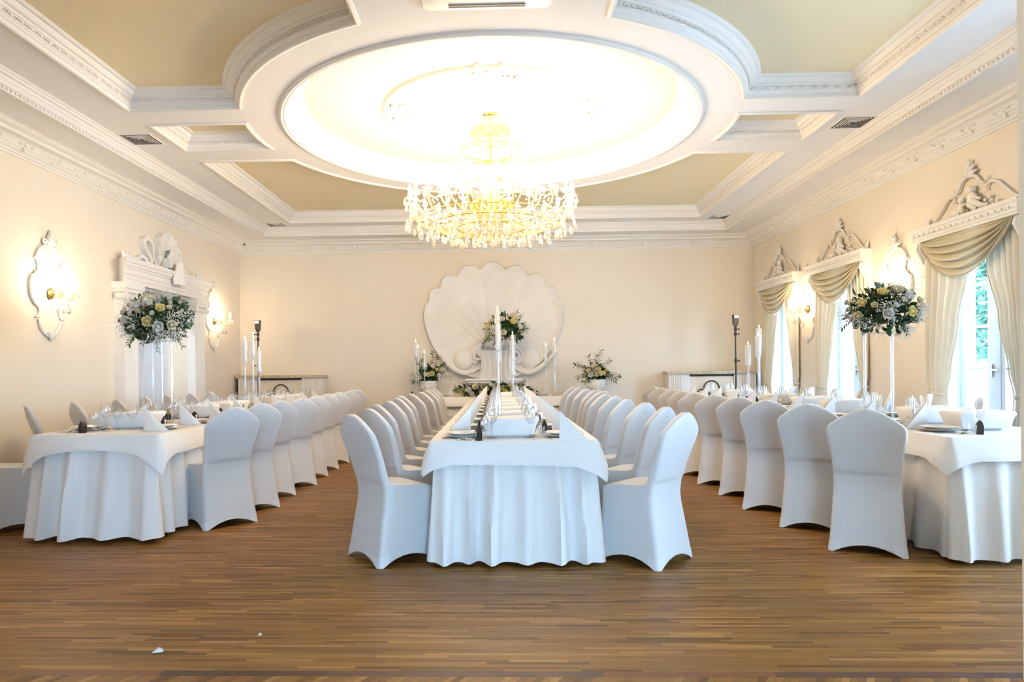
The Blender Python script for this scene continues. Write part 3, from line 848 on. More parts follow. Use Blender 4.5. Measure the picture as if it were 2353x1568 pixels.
def pelmet(i, c):
    t = wthing('window_pelmet', 'white carved pelmet with plaster crest above the ' + WNAME[i], 'pelmet', 'right', c, 0, 'carved window pelmets')
    W = .71
    m = MB(); pf = [(0, 2.45), (-.135, 2.45), (-.135, 2.47), (-.145, 2.475), (-.145, 2.55), (-.155, 2.555), (-.16, 2.575), (-.16, 2.59), (0, 2.59)]
    m.loft([[(-W - (abs(y_) - .135 if y_ < -.1 else 0), y_, z_) for y_, z_ in pf], [(W + (abs(y_) - .135 if y_ < -.1 else 0), y_, z_) for y_, z_ in pf]], True, True); obj('pelmet_board', m, 'plaster', t, smooth=False)
    m = MB(); rg_ = random.Random(i)
    for k in range(34):
        x_ = -W + .03 + k * (2 * W - .06) / 33
        m.tube([(x_ - .015, -.146, 2.50), (x_, -.152, 2.515 + .012 * (-1) ** k), (x_ + .015, -.146, 2.505)], [.003, .007, .003], 4)
    o = obj('pelmet_relief', m, 'plaster', t); o['kind'] = 'stuff'
    for s in (-1, 1):
        m = MB(); q = catmull([(0, -.10, 2.45), (0, -.115, 2.38), (0, -.07, 2.29), (0, -.035, 2.20), (0, -.055, 2.13), (0, -.03, 2.085), (0, -.01, 2.10)], 6)
        up_ = [(p.y - .0, p.z) for p in q]
        poly = [(0., 2.45)] + up_ + [(0., 2.10)]
        a, b = (s * W - s * .002, s * (W - .085))
        m.loft([[(a, p[0], p[1]) for p in poly], [(b, p[0], p[1]) for p in poly]], True, True); br = obj('console_bracket', m, 'plaster', t)
        m = MB(); xm = (a + b) / 2
        m.tube([(xm, -.112, 2.43), (xm, -.125, 2.38), (xm, -.09, 2.30), (xm, -.055, 2.23)], [.014, .022, .016, .008], 6); m.tube([(a, -.05, 2.12), (b, -.05, 2.12)], .018, 8)
        obj('bracket_leaf', m, 'plaster', br)
    crest_relief(t)
    # swag
    sw = wthing('curtain_swag', 'cream satin swag with fringe hanging in folds over the ' + WNAME[i], 'curtain', 'right', c, 0, 'satin swags over the windows')
    m = MB(); rows = []; NV = 54; NU = 40; rg_ = random.Random(20 + i)
    def swp(uu, v, off=0.):
        x_ = -.66 + 1.32 * uu
        sag = .42 * v ** .85
        sh = (4 * uu * (1 - uu))
        z_ = 2.478 - sag * sh ** (.80 + .25 * v)
        env = min(1, 5 * uu, 5 * (1 - uu))
        fold = (.5 + .5 * math.sin(2 * PI * (5.2 * v + .25 * math.sin(PI * uu)))) ** .8
        dep = .085 + .05 * math.sin(PI * min(1, v * 1.1)) * sh + .075 * min(1, .3 + 3 * v) * fold * (.4 + .6 * env) * (1 - .3 * v) + off
        k = 1 - .30 * v
        return (x_ * (1 if v < .05 else 1) , -dep, z_ - .030 * fold * env)
    for a in range(NV + 1):
        rows.append([swp(b / NU, a / NV) for b in range(NU + 1)])
    m.grid(rows); obj('swag_cloth', m, 'satin', sw, angle=None)
    m = MB(); m.tube([swp(b / NU, 1, .006) for b in range(1, NU)], .006, 5)
    for b in range(2, NU - 1):
        for q in (0, .5):
            p = swp((b + q) / NU, 1, .006); m.tube([p, (p[0], p[1], p[2] - .035)], [.004, .0025], 4)
    o = obj('fringe', m, 'fringe', sw); o['kind'] = 'stuff'
    for s, side in ((-1, 'far'), (1, 'near')):
        cd = wthing('curtain_drape', 'cream satin drape tied back on the %s side of the %s' % (side, WNAME[i]), 'curtain', 'right', c, 0, 'satin drapes beside the windows')
        m = MB(); rows = []
        inner = [(z0_, v_ + s * .12) for z0_, v_ in ((0., .34), (.55, .38), (.92, .44), (1.15, .38), (1.6, .27), (2.1, .13), (2.45, .09))]
        for a in range(41):
            z_ = .02 + 2.43 * a / 40; iw = lerp_tab(inner, z_); ow = .665 - (.03 if .8 < z_ < 1.05 else 0)
            row = []
            for b in range(49):
                q = b / 48; x_ = iw + (ow - iw) * q
                pinch = .45 + .55 * min(1, abs(z_ - .93) / .5)
                ph = 2 * PI * 5.5 * q + .35 * math.sin(3 * z_ + i)
                row.append((s * x_, -.042 - (.028 * pinch) * math.sin(ph) - .006 * math.sin(2.3 * ph + z_ * 2), z_))
            rows.append(row)
        m.grid(rows); obj('drape_cloth', m, 'drape', cd, angle=None)
        m = MB(); k_ = lerp_tab(inner, .92); m.tube([(s * (k_ - .01), -.03, .90), (s * (k_ + .02), -.078, .905), (s * .60, -.08, .93), (s * .655, -.03, .95)], .010, 6); obj('tie_back', m, 'drape', cd)
        m = MB(); m.tube([(s * (lerp_tab(inner, .05 + 2.2 * k / 40) - .004), -.062, .05 + 2.2 * k / 40) for k in range(41)], .006, 5); obj('drape_fringe', m, 'fringe', cd)
for i, c in enumerate(WINS):
    window(i, c); pelmet(i, c)
WNAME.append('unseen window added for daylight beside the opening')
window(3, WIN_ADDED, .8, .1, 2.6)  # added out of view to bring in more blue daylight

# unseen roof added to block direct sky above the added window
m = MB(); m.box(XR + .37, XR + 2.0, 2.4, 5.5, 2.72, 2.84)
struct('roof_sky_block', m, 'white_paint')
# tree outside the nearest window and shrubs beyond
def tree(name, x, y, z0, h, rad, n, label, seed):
    rg_ = random.Random(seed); t = thing(name, label, 'tree', (x, y, -.35))
    m = MB(); m.tube([(0, 0, 0), (.05, .02, h * .4), (0, .05, h)], [.12, .09, .03], 8); obj('trunk', m, 'bark', t)
    m = MB()
    for k in range(n):
        a = rg_.uniform(0, 2 * PI); zz = rg_.uniform(.25, 1) * h; rr = rad * math.sqrt(rg_.random()) * (1.15 - .8 * zz / h)
        p = Vector((rr * math.cos(a), rr * math.sin(a), zz)); d = Vector((rg_.gauss(0, 1), rg_.gauss(0, 1), rg_.gauss(0, 1))).normalized(); e = d.orthogonal().normalized(); l = rg_.uniform(.06, .14)
        m.add([p - d * l, p + e * l * .4, p + d * l, p - e * l * .4], [(0, 1, 2, 3)])
    o = obj('foliage', m, 'tree_leaf', t, smooth=False); o['kind'] = 'stuff'
tree('conifer_tree', 7.9, 10.45, 0, 6.5, 1.05, 9000, 'blue-green conifer outside the nearest window', 1)

# ------------------------------------------------------------------ back wall: shell relief, radiator covers, pedestals
sh = wthing('shell_relief', 'giant white plaster scallop shell on the back wall behind the head table', 'wall relief', 'back', 0)
HX, HZ = -.105, 1.45
cusps = [(-1.209, 2.414), (-1.027, 2.627), (-.72, 2.829), (-.325, 2.94), (.122, 2.93), (.50, 2.83), (.815, 2.62), (1.0, 2.40)]
path = [(-.45, 1.06), (-.62, 1.12), (-.79, 1.22), (-.968, 1.37), (-1.163, 1.625), (-1.276, 1.95), (-1.305, 2.16), (-1.27, 2.33)]
outl = [(x_, 0, z_) for x_, z_ in path]
outl = [(p.x, p.z, 0.) for p in catmull(outl, 5)]
outl = [(a, b, 1.) for a, b, _ in outl]
full = list(outl)
for (a, b) in zip(cusps, cusps[1:]):
    A = Vector(a); B = Vector(b); mid = (A + B) / 2; ou = (mid - Vector((HX, HZ))).normalized()
    hgt = .30 * (B - A).length
    for k in range(9):
        t = k / 8; p = A.lerp(B, t) + ou * hgt * math.sin(PI * t)
        full.append((p.x, p.y, math.sin(PI * t)))
rp = [(1.08, 2.33), (1.10, 2.17), (1.075, 1.95), (.96, 1.63), (.76, 1.37), (.58, 1.22), (.40, 1.12), (.24, 1.06)]
rp = [(p.x, p.z, 1.) for p in catmull([(x_, 0, z_) for x_, z_ in rp], 5)]
full += rp
full += [(-.10, 1.03, 1.)]
m = MB(); rows = []
TT = [0.02, .15, .3, .45, .6, .72, .82, .9, .95, .975, 1.]
for t in TT:
    row = []
    for (x_, z_, rib) in full:
        d = .035 + .095 * t ** 2.2 - .020 * (1 - rib) ** 2 * min(1, t * 1.4) + (.022 if t > .96 else 0)
        if t <= .02: d = .04
        row.append((HX + (x_ - HX) * t, -d, HZ + (z_ - HZ) * t))
    rows.append(row)
rows.append([(HX + (x_ - HX) * 1.012, -.12, HZ + (z_ - HZ) * 1.012) for x_, z_, _ in full])
rows.append([(HX + (x_ - HX) * 1.0, 0, HZ + (z_ - HZ) * 1.0) for x_, z_, _ in full])
m.loft(rows, True); obj('shell_fan', m, 'shell', sh, angle=60)
for s, bx in ((-1, -.63), (1, .52)):
    m = MB(); m.ball((bx, -.08, 1.375), .185, 20, 12, (1, .55, 1)); obj('ball', m, 'shell', sh)
    m = MB(); m.tube(spiral(-.055 + s * .33, 1.45, .13, 1.9, -.10, -.19, 40, s, -PI / 2), [.045 - .025 * i / 40 for i in range(41)], 8); obj('volute', m, 'shell', sh)
    m = MB(); cscroll(m, [(-.055 + s * .30, -.14, 1.22), (-.055 + s * .55, -.15, 1.14), (-.055 + s * .80, -.15, 1.26), (-.055 + s * 1.02, -.13, 1.50)], .02, .05, 8); obj('horn', m, 'shell', sh)
m = MB(); rows = []
for k in range(9):
    t = k / 8; z_ = 1.03 + .50 * t; w = .33 - .07 * math.sin(PI * t)
    rows.append([(-.055 + w * (-1 + 2 * j / 24), -.17 - .05 * math.sin(PI * t) + .012 * math.cos(2 * PI * 6 * j / 24), z_) for j in range(25)])
rows.append([(p[0], -.06, p[2] + .02) for p in rows[-1]])
m.grid(rows); obj('centre_block', m, 'shell', sh)
m = MB(); m.tube([(-.055 - .38, -.13, 1.56), (-.055 - .2, -.15, 1.66), (-.055, -.15, 1.60), (-.055 + .2, -.15, 1.66), (-.055 + .38, -.13, 1.56)], [.03, .05, .05, .05, .03], 8); obj('wave_band', m, 'shell', sh)
m = MB(); m.box(-.59, .375, -.26, 0, 1.005, 1.045).box(-.55, .335, -.22, 0, .965, 1.005).box(-.46, .25, -.15, 0, .90, .965); obj('ledge', m, 'white_paint', sh, smooth=False)

def radiator_cover(x0, x1, label):
    t = thing('radiator_cover', label, 'radiator cover', ((x0 + x1) / 2, YB - .02, 0), 0, 'radiator covers on the back wall')
    w = (x1 - x0) / 2; D = .30
    m = MB(); m.box(-w - .0, w + .0, -D - .03, 0, 1.098, 1.132); m.box(-w + .01, w - .01, -D - .02, 0, 1.085, 1.098); obj('marble_top', m, 'marble', t, smooth=False)
    for s in (-1, 1):
        a, b = sorted((s * (w - .03), s * (w - .25)))
        m = MB(); pilaster(a, b, 0, 1.085, D, 5, m); obj('fluted_pilaster', m, 'white_paint', t, smooth=False)
        a, b = sorted((s * (w - .25), s * (w - .39)))
        m = MB(); m.box(a, b, -D + .03, -.05, 0, 1.085); p = obj('inner_pilaster', m, 'white_paint', t, smooth=False)
        m = MB(); torus(m, .035, .007, 20, 6); m.xf(Matrix.Translation(((a + b) / 2, -D + .028, 1.02)) @ Matrix.Rotation(PI / 2, 4, 'X')); obj('rosette', m, 'white_paint', p)
        m = MB(); m.box(a + .02, b - .02, -D + .022, -D + .031, .15, .95); obj('raised_panel', m, 'white_paint', p, smooth=False)
    m = MB(); m.box(-w + .38, w - .38, -D + .06, -.08, 0, 1.045); obj('front_panel', m, 'wall', t, smooth=False)
    q = w - .39
    m = MB(); m.prism([(-q + .05, 1.052), (q - .05, 1.052), (q - .02, 1.083), (-q + .02, 1.083)], -D + .05, -D + .10, 'y'); obj('vent_slot', m, 'slot', t, smooth=False)
    dk = -1 if x0 < 0 else 1
    m = MB(); m.box(*sorted((dk * (w - .028), dk * (w - .004))), -D + .03, 0, 0, 1.084); obj('gap_shade', m, 'dark_void', t, smooth=False)  # dark strip standing in for the shaded gap towards the corner
    for dx, r_ in ((0, .13), (-.17, .07), (.17, .07)):
        m = MB(); m.tube([(dx + r_ * math.cos(PI * k / 14), -D + .045, .84 - abs(dx) * .5 + r_ * math.sin(PI * k / 14)) for k in range(15)], .011, 6); obj('iron_arch', m, 'ornate_brown', t)
radiator_cover(-4.55, -3.03, 'white fluted radiator cover with marble top in the far left corner')
radiator_cover(2.84, 4.37, 'white fluted radiator cover with marble top in the far right corner')

def light_stand(x, y, label, flip):
    t = thing('light_stand', label, 'light stand', (x, y, 0), 0, 'black flash stands by the back wall')
    m = MB(); m.tube([(0, 0, .25), (0, 0, 1.35)], .016, 8); obj('lower_pole', m, 'black_metal', t)
    m = MB(); m.tube([(0, 0, 1.3), (0, 0, 1.84)], .011, 8); obj('upper_pole', m, 'black_metal', t)
    for z_ in (1.30, 1.74, 1.82):
        m = MB(); m.tube([(0, 0, z_ - .03), (0, 0, z_ + .03)], .024, 8); k = obj('clamp', m, 'black_metal', t)
        m = MB(); m.tube([(0, 0, z_), (flip * .05, 0, z_)], .008, 6); m.ball((flip * .055, 0, z_), .015, 6, 5); obj('clamp_knob', m, 'black_metal', k)
    for a in range(3):
        q = 2 * PI * a / 3 + .4; m = MB(); m.tube([(0, 0, .45), (.45 * math.cos(q), .45 * math.sin(q), .015)], .011, 6); obj('leg', m, 'black_metal', t)
    m = MB(); m.tube([(0, 0, 1.84), (0, 0, 1.93)], .018, 8); m.box(-.03, .03, -.02, .02, 1.87, 1.90); obj('bracket', m, 'black_metal', t, smooth=False)
    m = MB(); m.box(-.035, .035, -.045, .045, 1.90, 2.0); obj('flash_body', m, 'black_metal', t, smooth=False)
    m = MB(); m.prism([(-.04, 1.985), (.04, 1.985), (.048, 2.055), (-.048, 2.055)], -.06, .03, 'y'); h = obj('flash_head', m, 'black_metal', t, smooth=False)
    m = MB(); m.box(-.036, .036, -.0635, -.0605, 2.0, 2.045); obj('flash_lens', m, 'flash_face', h, smooth=False)
light_stand(-4.03, 11.3, 'black flash stand in front of the far left radiator cover', -1)
light_stand(3.87, 11.3, 'black flash stand in front of the far right radiator cover', 1)
# ------------------------------------------------------------------ chandelier
ch = thing('chandelier', 'huge lit crystal chandelier with gold arms hanging from the round dome', 'chandelier', (CX, CYC, 0))
m = MB(); m.lathe([(.03, 3.80), (.075, 3.79), (.078, 3.765), (.065, 3.75), (.02, 3.745)], 24); obj('ceiling_cap', m, 'gold', ch)
m = MB(); m.lathe([(.02, 3.745), (.075, 3.74), (.088, 3.70), (.092, 3.66), (.085, 3.62), (.10, 3.60), (.05, 3.585)], 20); obj('crystal_column', m, 'crystal', ch)
m = MB(); m.tube([(0, 0, 3.75), (0, 0, 2.60)], .014, 8); obj('centre_rod', m, 'gold', ch)
def polar(a, r, z): return (r * math.cos(a), r * math.sin(a), z)
def copies(name, mb, m_, n, parent, a0=0.):
    o = obj(name, mb, m_, parent); out = [o]; o.rotation_euler = (0, 0, a0)
    for k in range(1, n):
        c = o.copy(); COL.objects.link(c); c.parent = parent; c.rotation_euler = (0, 0, a0 + 2 * PI * k / n); out.append(c)
    return out
m = MB(); cscroll(m, [(.05, 0, 3.56), (.10, 0, 3.62), (.155, 0, 3.635), (.195, 0, 3.60), (.19, 0, 3.56), (.165, 0, 3.565)], .005, .013); copies('crown_strand', m, 'crystal_gold', 20, ch)
m = MB(); m.tube([(.17, 0, 3.50), (.18, 0, 3.56), (.17, 0, 3.60)], .010, 5); copies('crown_bead', m, 'crystal_gold', 24, ch, .1)
m = MB(); torus(m, .175, .010, 40, 6, 3.50); obj('upper_ring', m, 'gold', ch)
m = MB(); m.tube(catmull([(.165, 0, 3.50), (.25, 0, 3.475), (.305, 0, 3.41), (.325, 0, 3.31), (.31, 0, 3.20)], 5), .007, 5); copies('basket_strand', m, 'crystal_gold', 32, ch)
m = MB(); torus(m, .315, .011, 48, 6, 3.20); torus(m, .305, .007, 48, 5, 3.40); obj('basket_ring', m, 'gold', ch)
m = MB(); m.lathe([(.02, 3.2), (.05, 3.14), (.10, 3.05), (.085, 2.95), (.05, 2.88), (.09, 2.83), (.15, 2.79), (.17, 2.74), (.12, 2.68), (.05, 2.64), (.03, 2.58), (.001, 2.55)], 20, cap=False); obj('centre_vase', m, 'crystal_gold', ch)
m = MB(); cscroll(m, [(.09, 0, 2.80), (.15, 0, 2.88), (.20, 0, 2.86), (.19, 0, 2.79), (.14, 0, 2.80)], .006, .016); copies('vase_scroll', m, 'brass', 16, ch)
def arm_set(n, pts, rb, zb, a0, cupr):
    m = MB(); p = catmull(pts, 5); m.tube(p, .0065, 6); copies('arm', m, 'crystal_gold', n, ch, a0)
    m = MB(); m.tube([(q[0] * .99, q[1] + .012, q[2] + .004) for q in p[len(p) // 3:]], .0025, 4); copies('arm_wire', m, 'brass', n, ch, a0)
    m = MB(); m.lathe([(.005, -.02), (.018, -.012), (cupr, .004), (cupr + .006, .012), (.012, .004), (.012, .055), (.002, .055)], 14, (rb, 0, zb)); copies('candle_cup', m, 'crystal', n, ch, a0)
    m = MB(); m.lathe([(.0005, .055), (.014, .064), (.023, .09), (.019, .115), (.008, .138), (.0005, .155)], 8, (rb, 0, zb)); copies('bulb', m, 'bulb', n, ch, a0)
arm_set(24, [(.10, 0, 2.73), (.28, 0, 2.64), (.55, 0, 2.635), (.74, 0, 2.70), (.82, 0, 2.80), (.82, 0, 2.87)], .82, 2.88, 0, .045)
arm_set(12, [(.08, 0, 2.84), (.22, 0, 2.76), (.40, 0, 2.80), (.50, 0, 2.92), (.50, 0, 3.02)], .50, 3.03, .13, .04)
arm_set(8, [(.06, 0, 2.95), (.15, 0, 2.96), (.24, 0, 3.0), (.27, 0, 3.07)], .27, 3.08, .2, .035)
m = MB(); torus(m, .62, .008, 64, 5, 2.645); torus(m, .76, .006, 64, 5, 2.70); obj('lower_ring', m, 'brass', ch)
m = MB(); torus(m, .34, .008, 40, 5, 2.625); obj('inner_ring', m, 'brass', ch)
rgc = random.Random(11)
for n, r_, z_, s in ((36, .85, 2.70, 2.1), (32, .74, 2.655, 2.3), (28, .60, 2.635, 2.4), (20, .42, 2.62, 2.3), (14, .26, 2.61, 2.1), (7, .10, 2.58, 2.0), (24, .86, 2.87, 1.7), (12, .53, 3.03, 1.5)):
    for k in range(n):
        a = 2 * PI * (k + .5 * (n % 5)) / n + rgc.uniform(-.03, .03)
        crystal_drop(ch, polar(a, r_ + rgc.uniform(-.02, .02), z_ + rgc.uniform(-.02, .02)), s * rgc.uniform(.8, 1.15))
beadm = MB()
for k in range(14):
    t = k / 13; beadm.ball((.31 + (.80 - .31) * t, 0, 3.20 + (2.86 - 3.20) * t - .14 * math.sin(PI * t)), .010, 5, 4)
for o in copies('bead_chain', beadm, 'crystal', 24, ch, .13): o['kind'] = 'stuff'
beadm = MB()
for k in range(9):
    a = 2 * PI / 24 * k / 8; beadm.ball(polar(a, .82, 2.86 - .08 * math.sin(PI * k / 8)), .010, 5, 4)
for o in copies('bead_swag', beadm, 'crystal', 24, ch): o['kind'] = 'stuff'

# ------------------------------------------------------------------ chairs in stretch covers
def build_chair():
    YR = [(0, 0), (.2, .030), (.42, .062), (.6, .028), (.8, -.04), (.93, -.075)]
    YFT = [(0, .44), (.2, .424), (.44, .415)]
    SEAT = [(.44, .415), (.455, .407), (.468, .38), (.476, .32), (.482, .235), (.487, .16), (.493, .128), (.5, .112), (.51, .10), (.53, .092), (.56, .088)]
    HWT = [(0, .222), (.22, .204), (.44, .193), (.58, .198), (.70, .2165), (.76, .2235), (.785, .2235), (.80, .221), (.815, .2125), (.83, .1985), (.85, .173), (.87, .146), (.885, .122), (.90, .0955), (.911, .072), (.919, .050), (.9265, .018)]
    zs = [0, .025, .06, .10, .15, .21, .28, .35, .40, .425, .44, .455, .468, .476, .482, .487, .493, .5, .51, .53, .56, .6, .65, .7, .74, .765, .785, .80, .815, .83, .85, .87, .885, .90, .911, .919, .9265]
    NE = 8; NC = 4
    rows = []; corner_ids = []
    for z in zs:
        yr = smooth_tab(YR, z)
        if .49 < z: yr -= .008 * min(1, (z - .49) / .045)
        if z <= .44: yf = smooth_tab(YFT, z)
        elif z <= .56:
            for (a, va), (b, vb) in zip(SEAT, SEAT[1:]):
                if z <= b: yf = va + (vb - va) * (z - a) / (b - a); break
        else: yf = yr + .055 - .018 * (z - .56) / .37
        hw = smooth_tab(HWT, z)
        hw = max(hw, .012)
        r = min(.028 if z < .44 else .022, (yf - yr) * .46, hw * .8)
        x0, x1, y0, y1 = -hw, hw, yr, yf
        loop = []
        # order: rear-left corner -> rear edge -> rear-right -> right edge -> front-right -> front edge -> front-left -> left edge
        corners = [(x0 + r, y0 + r, 180), (x1 - r, y0 + r, 270), (x1 - r, y1 - r, 0), (x0 + r, y1 - r, 90)]
        cen = []
        for ci, (cx_, cy_, a0) in enumerate(corners):
            for k in range(NC + 1):
                a = R(a0 + 90 * k / NC); loop.append([cx_ + r * math.cos(a), cy_ + r * math.sin(a), z, 0.])
            nx = corners[(ci + 1) % 4]; a = R(a0 + 90)
            p = (cx_ + r * math.cos(a), cy_ + r * math.sin(a)); q = (nx[0] + r * math.cos(R(nx[2])), nx[1] + r * math.sin(R(nx[2])))
            for k in range(1, NE):
                t = k / NE; loop.append([p[0] + (q[0] - p[0]) * t, p[1] + (q[1] - p[1]) * t, z, 4 * t * (1 - t)])
                if z > .5 and ci == 0: loop[-1][1] -= .010 * 4 * t * (1 - t)
                if z < .42 and ci in (1, 3): loop[-1][0] += (-1 if ci == 1 else 1) * .012 * 4 * t * (1 - t) * (1 - z / .42)
        if z < .28:
            f = (1 - z / .28) ** 1.6
            for p in loop: p[2] += .058 * p[3] * f
        rows.append([tuple(p[:3]) for p in loop])
    return zs, rows, NE, NC
zs, rows, NE, NC = build_chair()
N = len(rows[0])
fullm = MB(); fullm.loft(rows, False, True)
me = bpy.data.meshes.new('tmp'); me.from_pydata(fullm.v, [], fullm.f); me.update()
VN = [tuple(v.normal) for v in me.vertices]
bpy.data.meshes.remove(me)
def chair_part(name, i0, i1, cap, parent):
    mb = MB(); mb.loft(rows[i0:i1 + 1], False, cap)
    o = obj(name, mb, 'spandex', parent, angle=None)
    o.data.normals_split_custom_set_from_vertices(VN[i0 * N:(i1 + 1) * N])
    return o
iA = zs.index(.44); iB = zs.index(.51)
def make_chair(label):
    t = thing('banquet_chair', label, 'chair')
    chair_part('skirt_cover', 0, iA, False, t)
    chair_part('seat', iA, iB, False, t)
    chair_part('backrest', iB, len(zs) - 1, True, t)
    m = MB(); hem = [tuple(p) for p in rows[0]]; m.tube(hem + [hem[0], hem[1]], .0035, 5, False); obj('hem', m, 'spandex', t, angle=None)
    st = NC + 1 + NE - 1
    for ci in range(4):
        b = ci * st; ids = [(b + k) % N for k in range(-1, NC + 2)]
        mb = MB(); rr_ = []
        for ri in (0, 1, 2):
            row = []
            for k in ids:
                p = Vector(rows[ri][k]); n = Vector(VN[ri * N + k]); n.z = 0
                n = n.normalized() if n.length > 1e-5 else n
                row.append(tuple(p + n * .0022))
            rr_.append(row)
        mb.grid(rr_); obj('foot_pocket', mb, 'spandex_light', t, angle=None)
    # handle dimple at the top of the back
    m = MB(); m.ball((0, lerp_tab([(0, 0), (.8, -.04), (.93, -.075)], .875) - .0125, .872), .05, 14, 8, (1, .08, .34)); obj('handle_grip', m, 'spandex', t)
    return t
chair0 = None
def chair(x, y, ang, label, group):
    """x, y: point below the middle of the rear legs; ang: direction the sitter faces, degrees from +x"""
    global chair0
    if chair0 is None:
        chair0 = make_chair(label); c = chair0; index_kids(c)
        c.location = (x, y, .002); c.rotation_euler = (0, 0, R(ang - 90)); c['group'] = group
        return c
    return dup(chair0, (x, y, .002), R(ang - 90), label, group)
def x_at(ix, y, z):
    """x of the point at depth y and height z seen in image column ix"""
    lo, hi = -8., 8.
    for _ in range(40):
        x = (lo + hi) / 2
        d = y * math.cos(PSI) - x * math.sin(PSI); u = 1568.67 * (x * math.cos(PSI) + y * math.sin(PSI)) / d; w = 1568.67 * (z - 1.2) / d
        if 1104.6 + u * math.cos(RHO) - w * math.sin(RHO) < ix: lo = x
        else: hi = x
    return (lo + hi) / 2
rgj = random.Random(21)
def row_of_chairs(tops, ys, ang, where, group, start=0):
    out = []
    for i, (ix, y) in enumerate(zip(tops, ys)):
        a = (ang[i] if isinstance(ang, list) else ang) + rgj.uniform(-3, 3)
        X = x_at(ix, y, .925)
        bx, by = X + .075 * math.cos(R(a)), y + .075 * math.sin(R(a))
        k = i + start
        out.append((bx, by, a))
        chair(bx, by, a, 'white stretch-covered chair, %s from the front %s' % (ORD[k], where), group)
    return out
cl = row_of_chairs([804, 845, 861, 890.5, 909.6, 918, 942, 965, 978.5, 986, 993], [4.22 + .60 * i for i in range(11)], 40, 'along the left side of centre table', 'chairs left of the centre table')
crr = row_of_chairs([1578.6, 1533.6, 1487, 1443.7, 1416.7, 1393, 1381, 1367, 1348, 1330, 1319], [4.15 + .61 * i for i in range(11)], 139, 'along the right side of centre table', 'chairs right of the centre table')
lr = row_of_chairs([543, 603.5, 646, 697, 729.5, 754, 780, 807, 821.6], [5.2 + .575 * i for i in range(9)], 142, 'along the aisle side of left table', 'chairs on the aisle side of the left table')
rl = row_of_chairs([1988.6, 1857.5, 1760.6, 1697, 1642, 1596, 1568, 1546, 1518, 1503], [4.33, 4.98, 5.63, 6.27, 6.88, 7.5, 8.1, 8.7, 9.3, 9.9], [58, 57, 56, 55, 54, 52, 52, 52, 52, 50], 'along the aisle side of right table', 'chairs on the aisle side of the right table')
ll = row_of_chairs([-79, 59, 167, 266, 331, 381.5, 436, 481], [5.05, 5.69, 6.32, 6.98, 7.57, 8.15, 8.74, 9.33], [44, 38, 46, 48, 48, 50, 48, 50], 'along the wall side of left table', 'chairs on the wall side of the left table')
rr = row_of_chairs([2258, 2140, 2053.6, 1980, 1921, 1868, 1828], [5.86, 6.50, 7.14, 7.76, 8.36, 8.98, 9.52], [150, 150, 148, 146, 146, 145, 145], 'along the window side of right table', 'chairs on the window side of the right table')

# ------------------------------------------------------------------ tables and cloths
def perim(x0, x1, y0, y1, r, step):
    pts = []
    def line(a, b, n):
        L_ = math.hypot(b[0] - a[0], b[1] - a[1]); k = max(2, int(L_ / step))
        for i in range(k):
            t = i / k; pts.append((a[0] + (b[0] - a[0]) * t, a[1] + (b[1] - a[1]) * t, n[0], n[1], min(t, 1 - t) * L_))
    def corner(c, a0):
        for i in range(7):
            a = R(a0 + 90 * (i + .5) / 7); pts.append((c[0] + r * math.cos(a), c[1] + r * math.sin(a), math.cos(a), math.sin(a), -abs((i + .5) / 7 - .5) - .0001))
    corner((x0 + r, y0 + r), 180); line((x0 + r, y0), (x1 - r, y0), (0, -1))
    corner((x1 - r, y0 + r), 270); line((x1, y0 + r), (x1, y1 - r), (1, 0))
    corner((x1 - r, y1 - r), 0); line((x1 - r, y1), (x0 + r, y1), (0, 1))
    corner((x0 + r, y1 - r), 90); line((x0, y1 - r), (x0, y0 + r), (-1, 0))
    return pts
